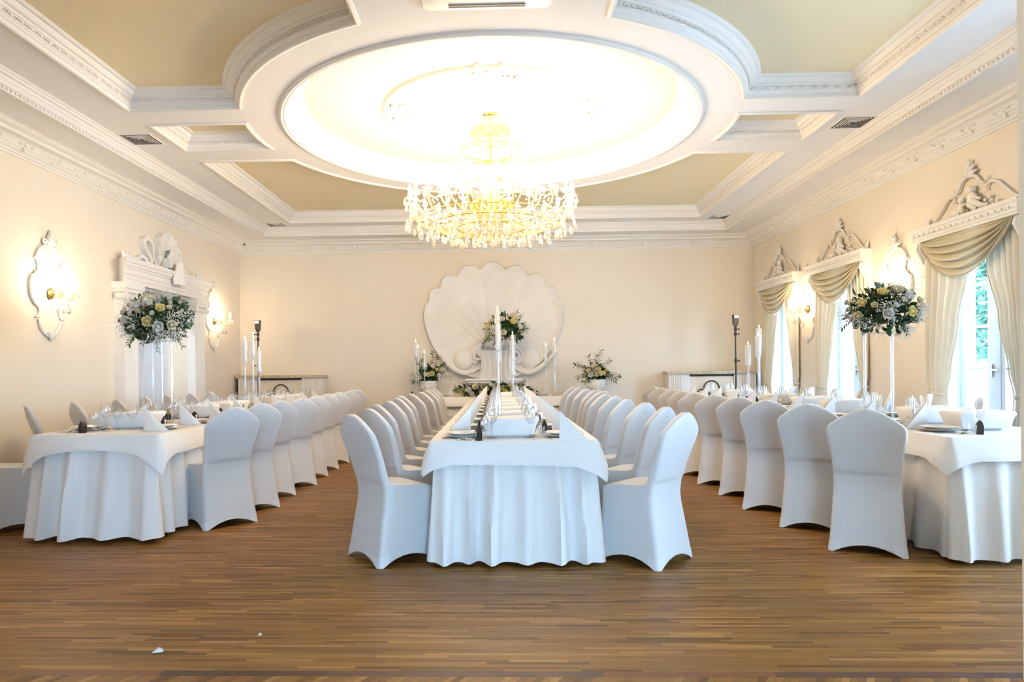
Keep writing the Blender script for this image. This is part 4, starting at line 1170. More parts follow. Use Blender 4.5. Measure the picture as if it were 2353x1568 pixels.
def tablecloth(name, label, x0, x1, y0, y1, zt, seed, dropf, wl=.17, amp=.054, flare=.080, side_flare=.02, hem=.02, tip=.60, tiplen=.055):
    rg_ = random.Random(seed)
    tb = thing('banquet_table', 'table under the ' + label, 'table', ((x0 + x1) / 2, (y0 + y1) / 2, 0), 0, 'banquet tables')
    w, l = (x1 - x0) / 2, (y1 - y0) / 2
    m = MB(); m.box(-w + .06, w - .06, -l + .06, l - .06, zt - .034, zt - .004); obj('table_top', m, 'wood_dark', tb, smooth=False)
    for sx in (-1, 1):
        for sy in (-1, 1):
            m = MB(); m.box(sx * (w - .1) - .02, sx * (w - .1) + .02, sy * (l - .15) - .02, sy * (l - .15) + .02, 0, zt - .034); obj('leg', m, 'black_metal', tb, smooth=False)
    tc = thing('tablecloth', label, 'tablecloth', ((x0 + x1) / 2, (y0 + y1) / 2, 0), 0, 'white table linen')
    P = perim(-w, w, -l, l, .02, .022)
    n = len(P)
    # overlay
    ph = [rg_.uniform(0, 6) for _ in range(4)]
    m = MB(); loops = []
    s = 0.; S = []
    for i, p in enumerate(P):
        if i: s += math.hypot(p[0] - P[i - 1][0], p[1] - P[i - 1][1])
        S.append(s)
    T = [0, .04, .12, .25, .4, .6, .8, 1.]
    for t in T:
        row = []
        for i, (px_, py_, nx, ny, cd) in enumerate(P):
            front = ny < -.5
            d = dropf(px_ / w if front else None)
            cw = (1 - .55 * 2 * -cd) if cd < 0 else .45 * max(0, 1 - cd / (tiplen * 2.2))
            d *= 1 + tip * cw
            wob = .010 * math.sin(S[i] * 7 + ph[0]) + .006 * math.sin(S[i] * 17 + ph[1])
            out = .004 + (.046 + wob) * min(1, t * 1.3) + .012 * cw * t
            z_ = zt - (0 if t == 0 else .002) - d * t
            if t == 0: out = 0
            elif t == .04: out = .006
            row.append((px_ + nx * out, py_ + ny * out, z_))
        loops.append(row)
    inner = [[(p[0] * .999, p[1] * .9999, zt) for p in P]]
    m.loft(loops)
    k0 = len(m.v); tri = tessellate_polygon([[Vector((p[0], p[1], 0)) for p in P]])
    m.f += [tuple(t_) for t_ in tri]
    obj('overlay_cloth', m, 'linen', tc, angle=50)
    # pleated skirt
    m = MB(); loops = []
    fr = [(wl * rg_.uniform(.85, 1.15), rg_.uniform(0, 6)) for _ in range(3)]
    def wave(s_):
        a = 2 * PI * s_ / wl + .9 * math.sin(2 * PI * s_ / (wl * 3.3) + fr[0][1])
        return 1.5 * abs(math.sin(a / 2)) ** 1.6 - .75 + .22 * math.sin(2 * a + 1) + .3 * math.sin(2 * PI * s_ / (wl * 1.7) + fr[1][1])
    for k in range(15):
        t = k / 14; row = []
        for i, (px_, py_, nx, ny, cd) in enumerate(P):
            fl_ = flare * abs(ny) + side_flare * abs(nx) if abs(ny) > .02 else side_flare
            cf = 1 - .5 * math.exp(-(max(cd, 0) / .06) ** 2)
            am = amp * (.42 + .58 * min(1, t * 1.6) ** .9) * (1 if abs(ny) > .5 else .5)
            out = -.024 + fl_ * t ** 1.2 + am * (wave(S[i] + .03 * t * math.sin(S[i] * 5)) * cf + .2)
            z_ = zt - .03 - (zt - .03 - hem - .012 * (.5 - .5 * wave(S[i]))) * t
            row.append((px_ + nx * out, py_ + ny * out, max(z_, .006)))
        loops.append(row)
    m.loft(loops); obj('skirt', m, 'linen', tc, angle=70)
    return tc
ZT = .76
CT = (-.435, .60, 4.20, 10.55); LT = (-3.37, -2.43, 4.80, 10.2); RT = (2.72, 3.63, 4.22, 10.5); HT = (-1.55, 1.66, 10.9, 11.55)
tablecloth('c', 'white cloth and pleated skirt on the long centre table', *CT, ZT, 1, lambda u: .145 + (.012 * u if u is not None else 0))
tablecloth('l', 'white cloth with arched overlay on the left table', *LT, ZT, 2, lambda u: .15 if u is None else .105 + .075 * (abs(u) ** 2), wl=.24, amp=.075, flare=.085, hem=.03)
tablecloth('r', 'white cloth and pleated skirt on the right table by the windows', *RT, ZT, 3, lambda u: .14, wl=.20, amp=.048, flare=.07)
tablecloth('h', 'white cloth and skirt on the head table below the shell', *HT, ZT + .005, 4, lambda u: .15, wl=.10, amp=.012, flare=.03)
# ------------------------------------------------------------------ tableware
def mesh_of(mb, m_, smooth=True, angle=40):
    o = obj('tmp', mb, m_, None, smooth, angle); me = o.data; bpy.data.objects.remove(o); return me
def put(name, me, label, cat, loc, rz=0., group=None, scale=None):
    o = bpy.data.objects.new(name, me); COL.objects.link(o); o.location = loc; o.rotation_euler = (0, 0, rz)
    if scale: o.scale = scale
    return tag(o, label, cat, group)
m = MB(); m.lathe([(.001, .004), (.075, .004), (.08, .0), (.085, .002), (.10, .008), (.135, .018), (.136, .0205), (.10, .012), (.08, .0075), (.001, .0075)], 32); ME_PLATE = mesh_of(m, 'porcelain')
m = MB(); m.lathe([(.001, .005), (.06, .005), (.07, .0), (.075, .002), (.088, .010), (.118, .019), (.119, .0215), (.086, .0145), (.072, .0075), (.001, .009)], 32); ME_BOWL = mesh_of(m, 'porcelain')
m = MB(); th = .0022
for a in (R(16), R(-16)):
    c, s = math.cos(a), math.sin(a)
    P = [(0, 0), (-.175, 0), (-.16, .014), (-.006, .178), (0, .18)]
    A = [(x_ * c - th * -s, x_ * s + th * -c, z_) for x_, z_ in P]; B_ = [(x_ * c + th * -s, x_ * s + th * c, z_) for x_, z_ in P]
    m.loft([A, B_], True, True)
ME_NAP = mesh_of(m, 'napkin', False)
def bar(mb, pts, z=0.002, h=.0025):
    mb.prism(pts, z, z + h)
m = MB(); bar(m, [(-.10, -.004), (.02, -.0035), (.03, -.010), (.05, -.011), (.05, .011), (.03, .010), (.02, .0035), (-.10, .004)])
for k in range(4): bar(m, [(.05, -.011 + k * .0062), (.095, -.0105 + k * .0062), (.095, -.0085 + k * .0062), (.05, -.0075 + k * .0062)])
ME_FORK = mesh_of(m, 'steel', False)
m = MB(); bar(m, [(-.11, -.0065), (-.01, -.005), (0, -.009), (.08, -.009), (.105, -.002), (.105, .004), (0, .004), (-.01, .004), (-.11, .0065)]); ME_KNIFE = mesh_of(m, 'steel', False)
m = MB(); bar(m, [(-.10, -.0045), (.03, -.003), (.03, .003), (-.10, .0045)]); m.ball((.058, 0, .0045), .03, 10, 6, (1.05, .68, .14)); ME_SPOON = mesh_of(m, 'steel')
WG = [(.0335, .0), (.034, .002), (.012, .006), (.0045, .012), (.0038, .05), (.0042, .088), (.012, .096), (.030, .112), (.0405, .135), (.042, .158), (.039, .185), (.034, .212)]
m = MB(); m.lathe(WG, 20, cap=False); m.lathe([(.001, .0), (.0335, .0)], 20, cap=False); ME_WINE = mesh_of(m, 'glass', angle=None)
m = MB(); m.lathe([(.031, .0), (.0315, .002), (.010, .006), (.005, .012), (.0045, .05), (.012, .060), (.030, .078), (.035, .10), (.0345, .12), (.031, .145)], 18, cap=False); ME_GOB = mesh_of(m, 'glass', angle=None)
m = MB(); m.lathe([(.001, .0), (.017, .0), (.018, .004), (.019, .03), (.022, .058)], 14, cap=False); m.lathe([(.001, .008), (.016, .008), (.0205, .056)], 14, cap=False); ME_SHOT = mesh_of(m, 'glass', angle=None)
# favour box dressed as a tuxedo
def make_favor(label):
    t = thing('favor_box', label, 'favor box')
    m = MB()
    def hexl(w, d, z): return [(-w, -d, z), (w, -d, z), (w, d, z), (-w, d, z)]
    m.loft([hexl(.021, .016, 0), hexl(.023, .017, .052), hexl(.016, .012, .074), hexl(.010, .003, .088)], True, True); obj('box_body', m, 'black_card', t, smooth=False)
    m = MB(); m.prism([(-.014, .058), (.014, .058), (0, .016)], .0175, .0185, 'y'); obj('shirt_front', m, 'napkin', t, smooth=False)
    m = MB(); m.add([(-.010, .019, .066), (-.010, .019, .056), (0, .020, .061), (.010, .019, .066), (.010, .019, .056)], [(0, 1, 2), (2, 4, 3)]); obj('bow_tie', m, 'black_card', t, smooth=False)
    return t
favor0 = None
def favor(loc, rz, label, group):
    global favor0
    if favor0 is None:
        favor0 = make_favor(label); index_kids(favor0); favor0.location = loc; favor0.rotation_euler = (0, 0, rz); favor0['group'] = group; return
    dup(favor0, loc, rz, label, group)
# small dried-flower place favour
m = MB(); rg_ = random.Random(4)
for k in range(16):
    x_ = rg_.uniform(-.03, .03); yv = rg_.uniform(-.012, .012); m.tube([(-.03, 0, .003), (x_, yv, .006 + rg_.uniform(0, .012))], .0007, 3, False)
ME_SPRIG_S = mesh_of(m, 'leaf_grey')
def sprig(loc, rz, label, group):
    t = thing('flower_sprig', label, 'flower sprig', loc, rz, group)
    o = bpy.data.objects.new('stems', ME_SPRIG_S); COL.objects.link(o); o.parent = t
    o = bpy.data.objects.new('blossoms', ME_SPRIG_B); COL.objects.link(o); o.parent = t; o['kind'] = 'stuff'
m = MB(); rg_ = random.Random(4)
for k in range(16):
    x_ = rg_.uniform(-.03, .03); yv = rg_.uniform(-.012, .012); m.ball((x_, yv, .008 + rg_.uniform(0, .012)), .004, 5, 4)
m.tube([(-.035, 0, .004), (-.012, 0, .005)], .006, 6)
ME_SPRIG_B = mesh_of(m, 'rose_cream')

TSURF = ZT + .0006
def setting(xe, y, s, idx, where, full=True):
    """xe: table edge x, s: +1 when the guest faces +x"""
    rz = 0 if s > 0 else PI
    def W(u, v, z=0.): return (xe + s * u, y + s * v, TSURF + z)
    at = '%s place from front, %s' % (ORD[idx], where)
    gr = where
    jr = rgj.uniform(-.01, .01)
    put('dinner_plate', ME_PLATE, 'lower white dinner plate, ' + at, 'plate', W(.185, 0 + jr), 0, 'dinner plates ' + gr)
    put('soup_plate', ME_BOWL, 'upper white soup plate, ' + at, 'plate', W(.185, jr, .0125), 0, 'soup plates ' + gr)
    put('folded_napkin', ME_NAP, 'standing white triangular napkin, ' + at, 'napkin', W(.225, .195), rz + rgj.uniform(-.12, .12), 'folded napkins ' + gr)
    put('wine_glass', ME_WINE, 'tall clear wine glass, ' + at, 'glass', W(.375 + jr, -.09), 0, 'wine glasses ' + gr)
    put('goblet', ME_GOB, 'short-stemmed clear goblet, ' + at, 'glass', W(.335, -.175 + jr), 0, 'goblets ' + gr)
    put('wine_glass', ME_WINE, 'smaller second wine glass, ' + at, 'glass', W(.40, .03), 0, 'wine glasses ' + gr, (.9, .9, .88))
    favor(W(.29, -.225 - jr), rz + PI / 2 + rgj.uniform(-.4, .4), 'small black tuxedo favor box, ' + at, 'favor boxes ' + gr)
    if full:
        put('shot_glass', ME_SHOT, 'small clear shot glass, ' + at, 'glass', W(.315, -.12), 0, 'shot glasses ' + gr)
        put('fork', ME_FORK, 'steel fork, ' + at, 'fork', W(.17, .148), rz, 'forks ' + gr)
        put('knife', ME_KNIFE, 'steel knife, ' + at, 'knife', W(.17, -.150), rz, 'knives ' + gr)
        put('spoon', ME_SPOON, 'steel spoon, ' + at, 'spoon', W(.165, -.172), rz, 'spoons ' + gr)
        if idx % 2 == 0: sprig(W(.19, -.215), rz, 'dried flower sprig favor, ' + at, 'flower sprigs ' + gr)
for i, (bx, by, a) in enumerate(cl): setting(CT[0] + .01, by + .17, 1, i, 'left side of centre table', by < 7)
for i, (bx, by, a) in enumerate(crr): setting(CT[1] - .01, by + .22, -1, i, 'right side of centre table', by < 7)
for i, (bx, by, a) in enumerate(lr): setting(LT[1] - .01, by - .02, -1, i, 'aisle side of left table', by < 7)
for i, (bx, by, a) in enumerate(ll): setting(LT[0] + .01, by + .07, 1, i, 'wall side of left table', by < 7)
for i, (bx, by, a) in enumerate(rl): setting(RT[0] + .01, by + .22, 1, i, 'aisle side of right table', by < 7)
for i, (bx, by, a) in enumerate(rr): setting(RT[1] - .01, by + .06, -1, i, 'window side of right table', by < 7)
# head table: a few settings
TS2 = ZT + .0056
for k, (x_, nm) in enumerate(((-.95, 'left end'), (-.45, 'left of middle'), (.62, 'right of middle'), (1.12, 'right end'))):
    put('dinner_plate', ME_PLATE, 'white dinner plate at the %s of the head table' % nm, 'plate', (x_, 11.15, TS2), 0, 'head table plates')
    put('folded_napkin', ME_NAP, 'standing white napkin at the %s of the head table' % nm, 'napkin', (x_ + .18, 11.2, TS2), -PI / 2 + .5, 'head table napkins')
    put('champagne_flute', ME_WINE, 'clear champagne flute at the %s of the head table' % nm, 'glass', (x_ - .18, 11.1, TS2), 0, 'head table flutes', (.75, .75, 1.1))
favor((.60, 11.0, TS2), PI, 'small black tuxedo favor box on the right of the head table', 'head table favors')
favor((-1.42, 11.0, TS2), PI, 'small black tuxedo favor box on the left of the head table', 'head table favors')

# cloth-covered bread baskets down the middle of the tables
def make_basket(label):
    t = thing('bread_basket', label, 'bread basket')
    m = MB(); m.loft([[(x_, y_, 0) for x_, y_ in rrect(.12, .075, .02)], [(x_, y_, .03) for x_, y_ in rrect(.13, .085, .02)]], True, True); obj('basket_base', m, 'napkin', t, smooth=False)
    m = MB(); lp = []
    for w_, d_, z_, r_ in ((.150, .100, .014, .012), (.153, .104, .02, .014), (.168, .118, .075, .018), (.182, .132, .110, .022), (.180, .130, .121, .03), (.160, .11, .127, .03), (.10, .06, .1295, .03)):
        lp.append([(x_, y_, z_ + (.006 * math.sin(7 * x_ + 3 * y_) if z_ < .03 else .004 * math.sin(9 * x_))) for x_, y_ in rrect(w_, d_, r_)])
    m.loft(lp, False, True); obj('cloth_cover', m, 'napkin', t, angle=60)
    m = MB(); m.add([(-.155, -.1075, .022), (-.100, -.1085, .018), (-.118, -.139, .112), (-.188, -.137, .108)], [(0, 1, 2, 3), (3, 2, 1, 0)]); obj('cloth_fold', m, 'napkin', t, smooth=False)
    m = MB(); m.add([(.1555, -.06, .02), (.1555, .05, .018), (.1875, .07, .108), (.1875, -.10, .110)], [(0, 1, 2, 3), (3, 2, 1, 0)]); obj('cloth_fold', m, 'napkin', t, smooth=False)
    return t
bk0 = None
def basket(x, y, rz, label, group):
    global bk0
    if bk0 is None:
        bk0 = make_basket(label); index_kids(bk0); bk0.location = (x, y, TSURF); bk0.rotation_euler = (0, 0, rz); bk0['group'] = group; return
    dup(bk0, (x, y, TSURF), rz, label, group)
for i in range(9):
    if i == 6: continue
    basket(.075 + rgj.uniform(-.01, .01), 4.50 + .60 * i, rgj.uniform(-.03, .03), 'bread basket wrapped in white cloth, %s from the front on centre table' % ORD[i - (i > 6)], 'baskets on the centre table')
for i, y in enumerate((5.38, 6.45, 6.95, 7.25, 8.5, 9.3)):
    basket(-2.90, y, .04, 'bread basket wrapped in white cloth, %s from the front on left table' % ORD[i], 'baskets on the left table')
for i, y in enumerate((4.72, 5.25, 6.5, 7.15, 8.0, 9.4)):
    basket(3.23, y, -.05, 'bread basket wrapped in white cloth, %s from the front on right table' % ORD[i], 'baskets on the right table')

# ------------------------------------------------------------------ flowers
def petal(mb, a, r, h, w, lean, tip):
    rows_ = []
    for i in range(5):
        t = i / 4; row = []
        for j in range(5):
            s_ = (j / 4 - .5) * 2
            ww = w * (.55 + .45 * math.sin(PI * min(1, .15 + .75 * t))) * s_ * (1 if t < .9 else .72)
            rad = r * (.45 + .60 * math.sin(PI * .62 * t)) + lean * t ** 3 - .10 * r * abs(s_)
            aa = a + ww / max(r, .006)
            row.append((rad * math.cos(aa), rad * math.sin(aa), h * t - tip * h * s_ * s_ * t))
        rows_.append(row)
    mb.grid(rows_)
def rose_mesh(m_):
    m = MB(); m.ball((0, 0, .016), .016, 10, 6, (1, 1, 1.15))
    for ring, (r, h, w, lean, n) in enumerate(((.009, .040, .012, .0, 3), (.015, .041, .017, .0, 4), (.022, .039, .021, .002, 5), (.028, .034, .024, .006, 5), (.032, .026, .026, .011, 5))):
        for k in range(n): petal(m, 2 * PI * (k + .37 * ring) / n, r, h, w, lean, .18)
    return mesh_of(m, m_, True, None)
ROSE = {c: rose_mesh('rose_' + c) for c in ('white', 'cream', 'yellow')}
def leaf_geo(l, w, bend=.2, fold=.25):
    rows_ = []
    for i in range(6):
        t = i / 5; ww = w * math.sin(PI * min(1, .06 + .94 * t)) ** .8 * (1 - .25 * t)
        z_ = -bend * l * t * t
        rows_.append([(-ww, l * t, z_ + fold * ww), (0, l * t, z_), (ww, l * t, z_ + fold * ww)])
    m = MB(); m.grid(rows_); return m
LEAF = {c: mesh_of(leaf_geo(.07, .020), c, True, None) for c in ('leaf', 'leaf_dark', 'leaf_grey')}
RLEAF = {c: mesh_of(leaf_geo(.045, .022), c, True, None) for c in ('leaf', 'leaf_dark', 'leaf_grey')}
def orient(d, roll=0.):
    d = Vector(d).normalized(); return d.to_track_quat('Y', 'Z').to_matrix().to_4x4() @ Matrix.Rotation(roll, 4, 'Y')
def up_to(d, roll=0.):
    return Vector(d).normalized().to_track_quat('Z', 'Y').to_matrix().to_4x4() @ Matrix.Rotation(roll, 4, 'Z')
def child(name, me, parent, M):
    o = bpy.data.objects.new(name, me); COL.objects.link(o); o.parent = parent; o.matrix_local = M
    return o
def bouquet(name, label, loc, rad, roses, nleaf, nfill, ngyp, seed, group=None, rs=1., flat=.35, trail=0, gyp_r=.0040, dn=.35):
    """rad: (rx, ry, rz); roses: (dx, dz, colour, size) on the front of the ellipsoid"""
    rg_ = random.Random(seed); t = thing(name, label, 'flowers', loc, 0, group)
    rx, ry, rz_ = rad
    for dx, dz, c, s in roses:
        q = dx * dx + dz * dz
        dy = -math.sqrt(max(.02, 1 - min(q, .98)))
        n = Vector((dx / rx, dy / ry, dz / rz_)).normalized()
        p = Vector((dx * rx, dy * ry, dz * rz_)) * 1.0
        child('rose', ROSE[c], t, Matrix.Translation(p * .97) @ up_to(n + Vector((0, -.25, .15)), rg_.uniform(0, 6)) @ Matrix.Scale(s * rs, 4))
    def rdir():
        while True:
            d = Vector((rg_.gauss(0, 1), rg_.gauss(0, 1), rg_.gauss(0, 1))).normalized()
            if d.z > -.85: return d
    for k in range(nleaf):
        d = rdir(); p = Vector((d.x * rx, d.y * ry, d.z * rz_)) * rg_.uniform(.72, .95)
        c = rg_.choice(('leaf', 'leaf', 'leaf_dark', 'leaf_grey', 'leaf_dark')); src = LEAF if rg_.random() < .65 else RLEAF
        dd = d + Vector((rg_.gauss(0, .45), rg_.gauss(0, .45), rg_.gauss(0, .45) - .12))
        child('leaf', src[c], t, Matrix.Translation(p) @ orient(dd, rg_.uniform(0, 6)) @ Matrix.Scale(rg_.uniform(.8, 1.35) * rs, 4))
    m = MB(); lg = leaf_geo(.055, .016)
    for k in range(nfill):
        d = rdir(); p = Vector((d.x * rx, d.y * ry, d.z * rz_)) * rg_.uniform(.25, .85)
        M = Matrix.Translation(p) @ orient(d + Vector((rg_.gauss(0, .6), rg_.gauss(0, .6), rg_.gauss(0, .6))), rg_.uniform(0, 6)) @ Matrix.Scale(rg_.uniform(.8, 1.4) * rs, 4)
        m.add([M @ Vector(v) for v in lg.v], lg.f)
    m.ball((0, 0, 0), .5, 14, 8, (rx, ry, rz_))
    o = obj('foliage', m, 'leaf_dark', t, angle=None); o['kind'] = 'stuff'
    m = MB(); ms = MB(); ncl = max(3, ngyp // 60)
    for k in range(ncl):
        d = rdir()
        if rg_.random() < .6: d.y = -abs(d.y)
        cpos = Vector((d.x * rx, d.y * ry, d.z * rz_)) * rg_.uniform(.98, 1.12)
        for j in range(ngyp // ncl):
            p = cpos + Vector((rg_.gauss(0, 1), rg_.gauss(0, 1), rg_.gauss(0, 1))) * .033 * rs
            m.ball(p, gyp_r * rg_.uniform(.7, 1.2), 5, 3)
            if j % 4 == 0: ms.tube([cpos * .8, p], .0007, 3, False)
    if m.v:
        o = obj('babys_breath', m, 'gyp', t); o['kind'] = 'stuff'
        o = obj('fine_stems', ms, 'leaf_grey', t); o['kind'] = 'stuff'
    for k in range(trail):
        d = rdir(); 
        if k % 3: d.z = rg_.uniform(-.5, .2)
        d = Vector((d.x, d.y * .6, d.z)).normalized()
        p0 = Vector((d.x * rx, d.y * ry, d.z * rz_)) * .8; L_ = rg_.uniform(.09, .15) * rs
        q = [p0 + d * L_ * s_ / 5 + Vector((0, 0, -dn * L_ * (s_ / 5) ** 2)) for s_ in range(6)]
        m = MB(); m.tube(q, .0014, 4)
        for s_ in range(1, 6):
            for sd in (-1, 1):
                M = Matrix.Translation(q[s_]) @ orient((q[s_] - q[s_ - 1]).normalized() + sd * (q[s_] - q[s_ - 1]).normalized().cross(Vector((0, 1, .2))) * .9, rg_.uniform(-.6, .6)) @ Matrix.Scale(rg_.uniform(.55, .8) * rs, 4)
                lg2 = leaf_geo(.06, .012); m.add([M @ Vector(v) for v in lg2.v], lg2.f)
        obj('trailing_sprig', m, rg_.choice(('leaf', 'leaf_dark')), t, angle=None)
    return t
def flower_stand(x, y, hgt, sp, label, rz=0.):
    t = thing('flower_stand', label, 'flower stand', (x, y, TSURF), rz, 'clear flower stands')
    for sx in (-1, 1):
        for sy in (-1, 1):
            m = MB(); m.tube([(sx * sp, sy * sp, .01), (sx * sp, sy * sp, hgt)], .0105, 8); obj('post', m, 'acrylic', t)
    m = MB(); m.box(-sp - .03, sp + .03, -sp - .03, sp + .03, 0, .01); obj('base_plate', m, 'acrylic', t, smooth=False)
    m = MB(); m.box(-sp - .03, sp + .03, -sp - .03, sp + .03, hgt, hgt + .008); obj('top_plate', m, 'acrylic', t, smooth=False)
def px_roses(lst, x0, y0, s, cx_, cy_, hx, hz):
    return [(((x0 + a / s) - cx_) / hx, -((y0 + b / s) - cy_) / hz, c, z_) for a, b, c, z_ in lst]
LR = px_roses([(1090, 900, 'yellow', 1.15), (1300, 1000, 'white', 1.1), (770, 570, 'white', 1.25), (1030, 500, 'white', 1.1), (870, 400, 'cream', 1.05), (1330, 610, 'yellow', 1.0), (440, 860, 'white', 1.05), (1540, 970, 'cream', 1.05),
               (370, 650, 'cream', .9), (840, 660, 'cream', .7), (345, 910, 'cream', .8), (490, 500, 'cream', .75), (1480, 580, 'cream', .6), (1020, 345, 'cream', .7), (620, 720, 'white', .6), (1180, 720, 'white', .55), (700, 1000, 'white', .6)],
              260, 640, 9.224, 364, 730, 88, 62)
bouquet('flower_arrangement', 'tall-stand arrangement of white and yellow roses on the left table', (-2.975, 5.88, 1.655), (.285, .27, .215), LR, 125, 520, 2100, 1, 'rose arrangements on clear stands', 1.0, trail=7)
flower_stand(-2.985, 5.88, .71, .085, 'clear four-post acrylic stand under the left rose arrangement')
RR_ = px_roses([(860, 555, 'yellow', 1.1), (530, 580, 'white', 1.1), (860, 345, 'white', 1.15), (515, 285, 'yellow', 1.05), (735, 255, 'cream', 1.1), (1100, 400, 'cream', 1.0), (1095, 575, 'white', 1.0), (230, 590, 'cream', 1.0),
                (265, 420, 'yellow', .9), (770, 395, 'cream', .65), (375, 455, 'cream', .65), (1170, 650, 'white', .7), (890, 230, 'cream', .6), (470, 750, 'cream', .5), (640, 470, 'white', .55)],
               1900, 620, 5.6, 2025, 712, 94, 66)
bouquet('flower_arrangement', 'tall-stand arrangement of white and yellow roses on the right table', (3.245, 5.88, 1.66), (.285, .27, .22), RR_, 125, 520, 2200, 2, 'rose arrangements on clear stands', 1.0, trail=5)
flower_stand(3.21, 5.88, .71, .10, 'clear four-post acrylic stand under the right rose arrangement', -.50)
CR_ = px_roses([(345, 365, 'yellow', 1.1), (750, 300, 'yellow', 1.0), (780, 240, 'cream', 1.1), (430, 400, 'white', 1.0), (570, 255, 'white', 1.0), (410, 270, 'white', 1.0), (690, 190, 'white', .9), (440, 460, 'cream', .8), (320, 500, 'cream', .9), (930, 490, 'white', .8), (600, 470, 'cream', .9), (870, 380, 'white', .8)],
               1060, 690, 6.27, 1160, 757, 54, 42)
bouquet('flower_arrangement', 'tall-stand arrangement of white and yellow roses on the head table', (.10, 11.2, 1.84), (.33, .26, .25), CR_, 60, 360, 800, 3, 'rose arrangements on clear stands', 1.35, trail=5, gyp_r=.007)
flower_stand(.075, 11.2, .86, .05, 'clear acrylic stand under the head table rose arrangement')
# pedestals with planted arrangements
def pedestal(x, label, fluted):
    t = thing('pedestal', label, 'pedestal', (x, 11.66, 0), 0, 'plaster pedestals by the shell')
    m = MB(); prof = []
    n = 40; loops = []
    for z_, r_ in ((.10, .135), (.60, .13), (.72, .13)):
        loops.append([((r_ + (.008 * math.cos(2 * PI * j / n * 10))) * math.cos(2 * PI * j / n), (r_ + (.008 * math.cos(2 * PI * j / n * 10))) * math.sin(2 * PI * j / n), z_) for j in range(n)])
    m.loft(loops, True, True); obj('shaft', m, 'plaster', t)
    m = MB(); m.box(-.18, .18, -.18, .18, 0, .05).lathe([(.17, .05), (.175, .07), (.15, .10)], 24); obj('plinth', m, 'plaster', t)
    m = MB(); m.lathe([(.13, .72), (.16, .74), (.165, .77), (.14, .79)], 24).box(-.17, .17, -.17, .17, .79, .82); obj('cap', m, 'plaster', t)
    u = thing('flower_urn', label.replace('pedestal', 'urn'), 'urn', (x, 11.66, .8205), 0, 'plaster urns on pedestals')
    m = MB(); m.lathe([(.07, 0), (.075, .012), (.06, .022), (.09, .04), (.125, .085), (.138, .13), (.134, .155), (.148, .165), (.15, .19), (.138, .19), (.125, .165), (.001, .16)], 28); obj('urn_body', m, 'plaster', u)
    m = MB()
    for k in range(14):
        a = 2 * PI * k / 14; m.tube([(.085 * math.cos(a), .085 * math.sin(a), .045), (.128 * math.cos(a + .12), .128 * math.sin(a + .12), .085), (.142 * math.cos(a), .142 * math.sin(a), .13)], [.008, .013, .006], 5)
    obj('leaf_relief', m, 'plaster', u)
pedestal(-1.22, 'white plaster pedestal left of the shell', True)
pedestal(1.645, 'white plaster pedestal right of the shell', False)
def spray(name, label, loc, roses, seed, sprigs):
    t = bouquet(name, label, loc, (.19, .15, .15), roses, 26, 220, 200, seed, 'urn arrangements by the shell', 1.15, gyp_r=.006)
    rg_ = random.Random(seed + 50)
    for (dx, dz) in sprigs:
        L_ = math.hypot(dx, dz); d = Vector((dx, rg_.uniform(-.1, .05), dz)) ; q = [Vector((0, 0, -.02)) + d * s_ / 8 + Vector((0, 0, -.06 * L_ * (s_ / 8) ** 2)) for s_ in range(9)]
        m = MB(); m.tube(q, .002, 4); lg2 = leaf_geo(.055, .013)
        for s_ in range(3, 9):
            for sd in (-1, 1):
                tt = (q[s_] - q[s_ - 1]).normalized(); M = Matrix.Translation(q[s_]) @ orient(tt + sd * tt.cross(Vector((0, 1, .1))) * .9, rg_.uniform(-.6, .6)) @ Matrix.Scale(rg_.uniform(1.1, 1.5), 4)
                m.add([M @ Vector(v) for v in lg2.v], lg2.f)
        obj('sprig', m, rg_.choice(('leaf', 'leaf_dark', 'leaf_grey')), t, angle=None)
spray('urn_flowers', 'loose arrangement of yellow roses and greenery in the urn left of shell', (-1.21, 11.64, 1.13), [(-.9, .1, 'yellow', .9), (-.2, .0, 'yellow', .8), (.35, .05, 'yellow', 1.), (.75, .4, 'yellow', .9), (-.65, -.3, 'white', .9), (.05, -.05, 'white', .9), (.4, .75, 'white', .8), (.9, -.1, 'white', .8)], 31,
      [(.08, .40), (.26, .18), (.36, -.02), (.30, .10), (-.30, .02), (-.28, -.08), (-.12, .26), (-.20, .22), (-.16, -.12), (.16, .32)])
spray('urn_flowers', 'loose arrangement of yellow roses and greenery in the urn right of shell', (1.645, 11.64, 1.13), [(-.75, .2, 'yellow', .9), (.05, .3, 'yellow', 1.), (.5, -.05, 'yellow', .9), (-.1, -.2, 'yellow', .9), (.75, .3, 'yellow', .8), (-.6, -.25, 'white', 1.), (.25, -.1, 'white', .9), (.6, .6, 'white', .8), (-.4, .6, 'white', .8), (-.15, .75, 'yellow', .7)], 32,
      [(.06, .40), (.0, .34), (-.30, .18), (-.36, .16), (.38, .0), (.34, -.06), (-.34, -.04), (-.20, -.12), (.22, .24), (.30, -.10), (-.12, .30)])
# garland along the front edge of the head table
gl = bouquet('table_garland', 'low garland of greenery and yellow roses along the head table', (-.10, 10.99, .865), (.66, .085, .105),
             [(-.85, -.2, 'yellow', 1.), (-.62, .1, 'white', 1.), (-.45, .5, 'cream', 1.1), (-.2, .2, 'yellow', 1.1), (-.55, -.4, 'white', .9), (.2, .3, 'yellow', 1.), (.45, .6, 'yellow', .9), (.3, -.2, 'yellow', .9), (.75, .2, 'white', .9), (-.05, .7, 'white', .9), (-.3, -.3, 'cream', .8)], 75, 340, 220, 41, None, 1.2, trail=12, gyp_r=.006, dn=.1)

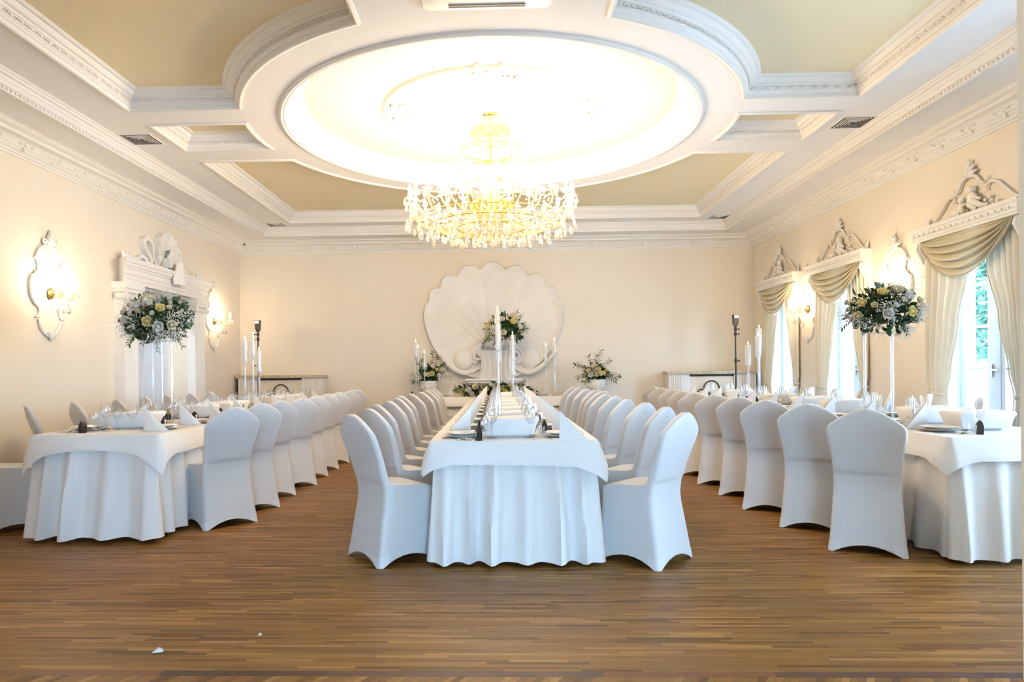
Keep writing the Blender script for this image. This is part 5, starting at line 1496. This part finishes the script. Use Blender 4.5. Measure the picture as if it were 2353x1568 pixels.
# ------------------------------------------------------------------ candles in clear tubes on tall stems
def candle(x, y, zbase, zf, label, tube_h=.42, group=None):
    """zf: height of the flame tip"""
    ztop = zf - .035; zt0 = ztop - tube_h + .03
    t = thing('candle_holder', 'clear stemmed candle holder ' + label, 'candle holder', (x, y, zbase), 0, group)
    z0 = zt0 - zbase
    m = MB(); m.lathe([(.001, 0), (.055, 0), (.055, .008), (.012, .014), (.011, z0 - .02), (.02, z0 - .015), (.024, z0)], 14, cap=False); obj('stem', m, 'acrylic', t)
    m = MB(); m.lathe([(.028, z0 + .001), (.036, z0 + .004), (.0365, z0 + tube_h - .04)], 16, cap=False); m.lathe([(.001, z0 + .002), (.026, z0 + .001)], 16, cap=False); obj('glass_tube', m, 'tube_glass', t)
    m = MB(); m.lathe([(.012, z0 + .002), (.016, z0 + .012), (.013, z0 + .03)], 12); obj('candle_cup', m, 'crystal', t)
    c = thing('taper_candle', 'burning white taper candle ' + label, 'candle', (x, y, zt0 + .031), 0, group.replace('holders', 'candles') if group else None)
    hh = ztop - zt0 - .031
    m = MB(); m.lathe([(.016, 0), (.016, hh * .9), (.014, hh - .004), (.004, hh)], 12); obj('wax', m, 'wax', c)
    m = MB(); m.tube([(0, 0, hh), (.001, 0, hh + .008)], .001, 4); obj('wick', m, 'black_card', c)
    m = MB(); m.lathe([(.0005, hh + .004), (.005, hh + .011), (.006, hh + .018), (.0035, hh + .028), (.0005, hh + .040)], 8); obj('flame', m, 'flame', c)
for x, y, z_, n in ((-.02, 8.14, 1.95, 'tallest of three'), (-.01, 8.24, 1.79, 'middle height of three'), (.158, 8.18, 1.65, 'shortest of three')):
    candle(x, y, TSURF, z_, '(%s) on the centre table' % n, .52, 'candle holders on the centre table')
for x, y, z_, n in ((-2.905, 7.72, 1.60, 'leftmost of three'), (-2.86, 7.85, 1.66, 'tallest of three'), (-2.755, 7.75, 1.48, 'shortest of three')):
    candle(x, y, TSURF, z_, '(%s) on the left table' % n, .30, 'candle holders on the left table')
for x, y, z_, n in ((3.19, 8.85, 1.525, 'shortest of three'), (3.33, 8.85, 1.735, 'tallest of three'), (3.29, 8.78, 1.635, 'middle height of three')):
    candle(x, y, TSURF, z_, '(%s) on the right table' % n, .30, 'candle holders on the right table')
for x, y, z_, n in ((-1.365, 11.1, 1.70, 'tallest, left end'), (-1.335, 11.16, 1.61, 'middle, left end'), (-1.224, 11.1, 1.517, 'shortest, left end'), (.752, 11.1, 1.61, 'middle, right end'), (.886, 11.08, 1.70, 'tallest, right end'), (.905, 11.16, 1.516, 'shortest, right end')):
    candle(x, y, TS2, z_, '(%s) on the head table' % n, .30, 'candle holders on the head table')
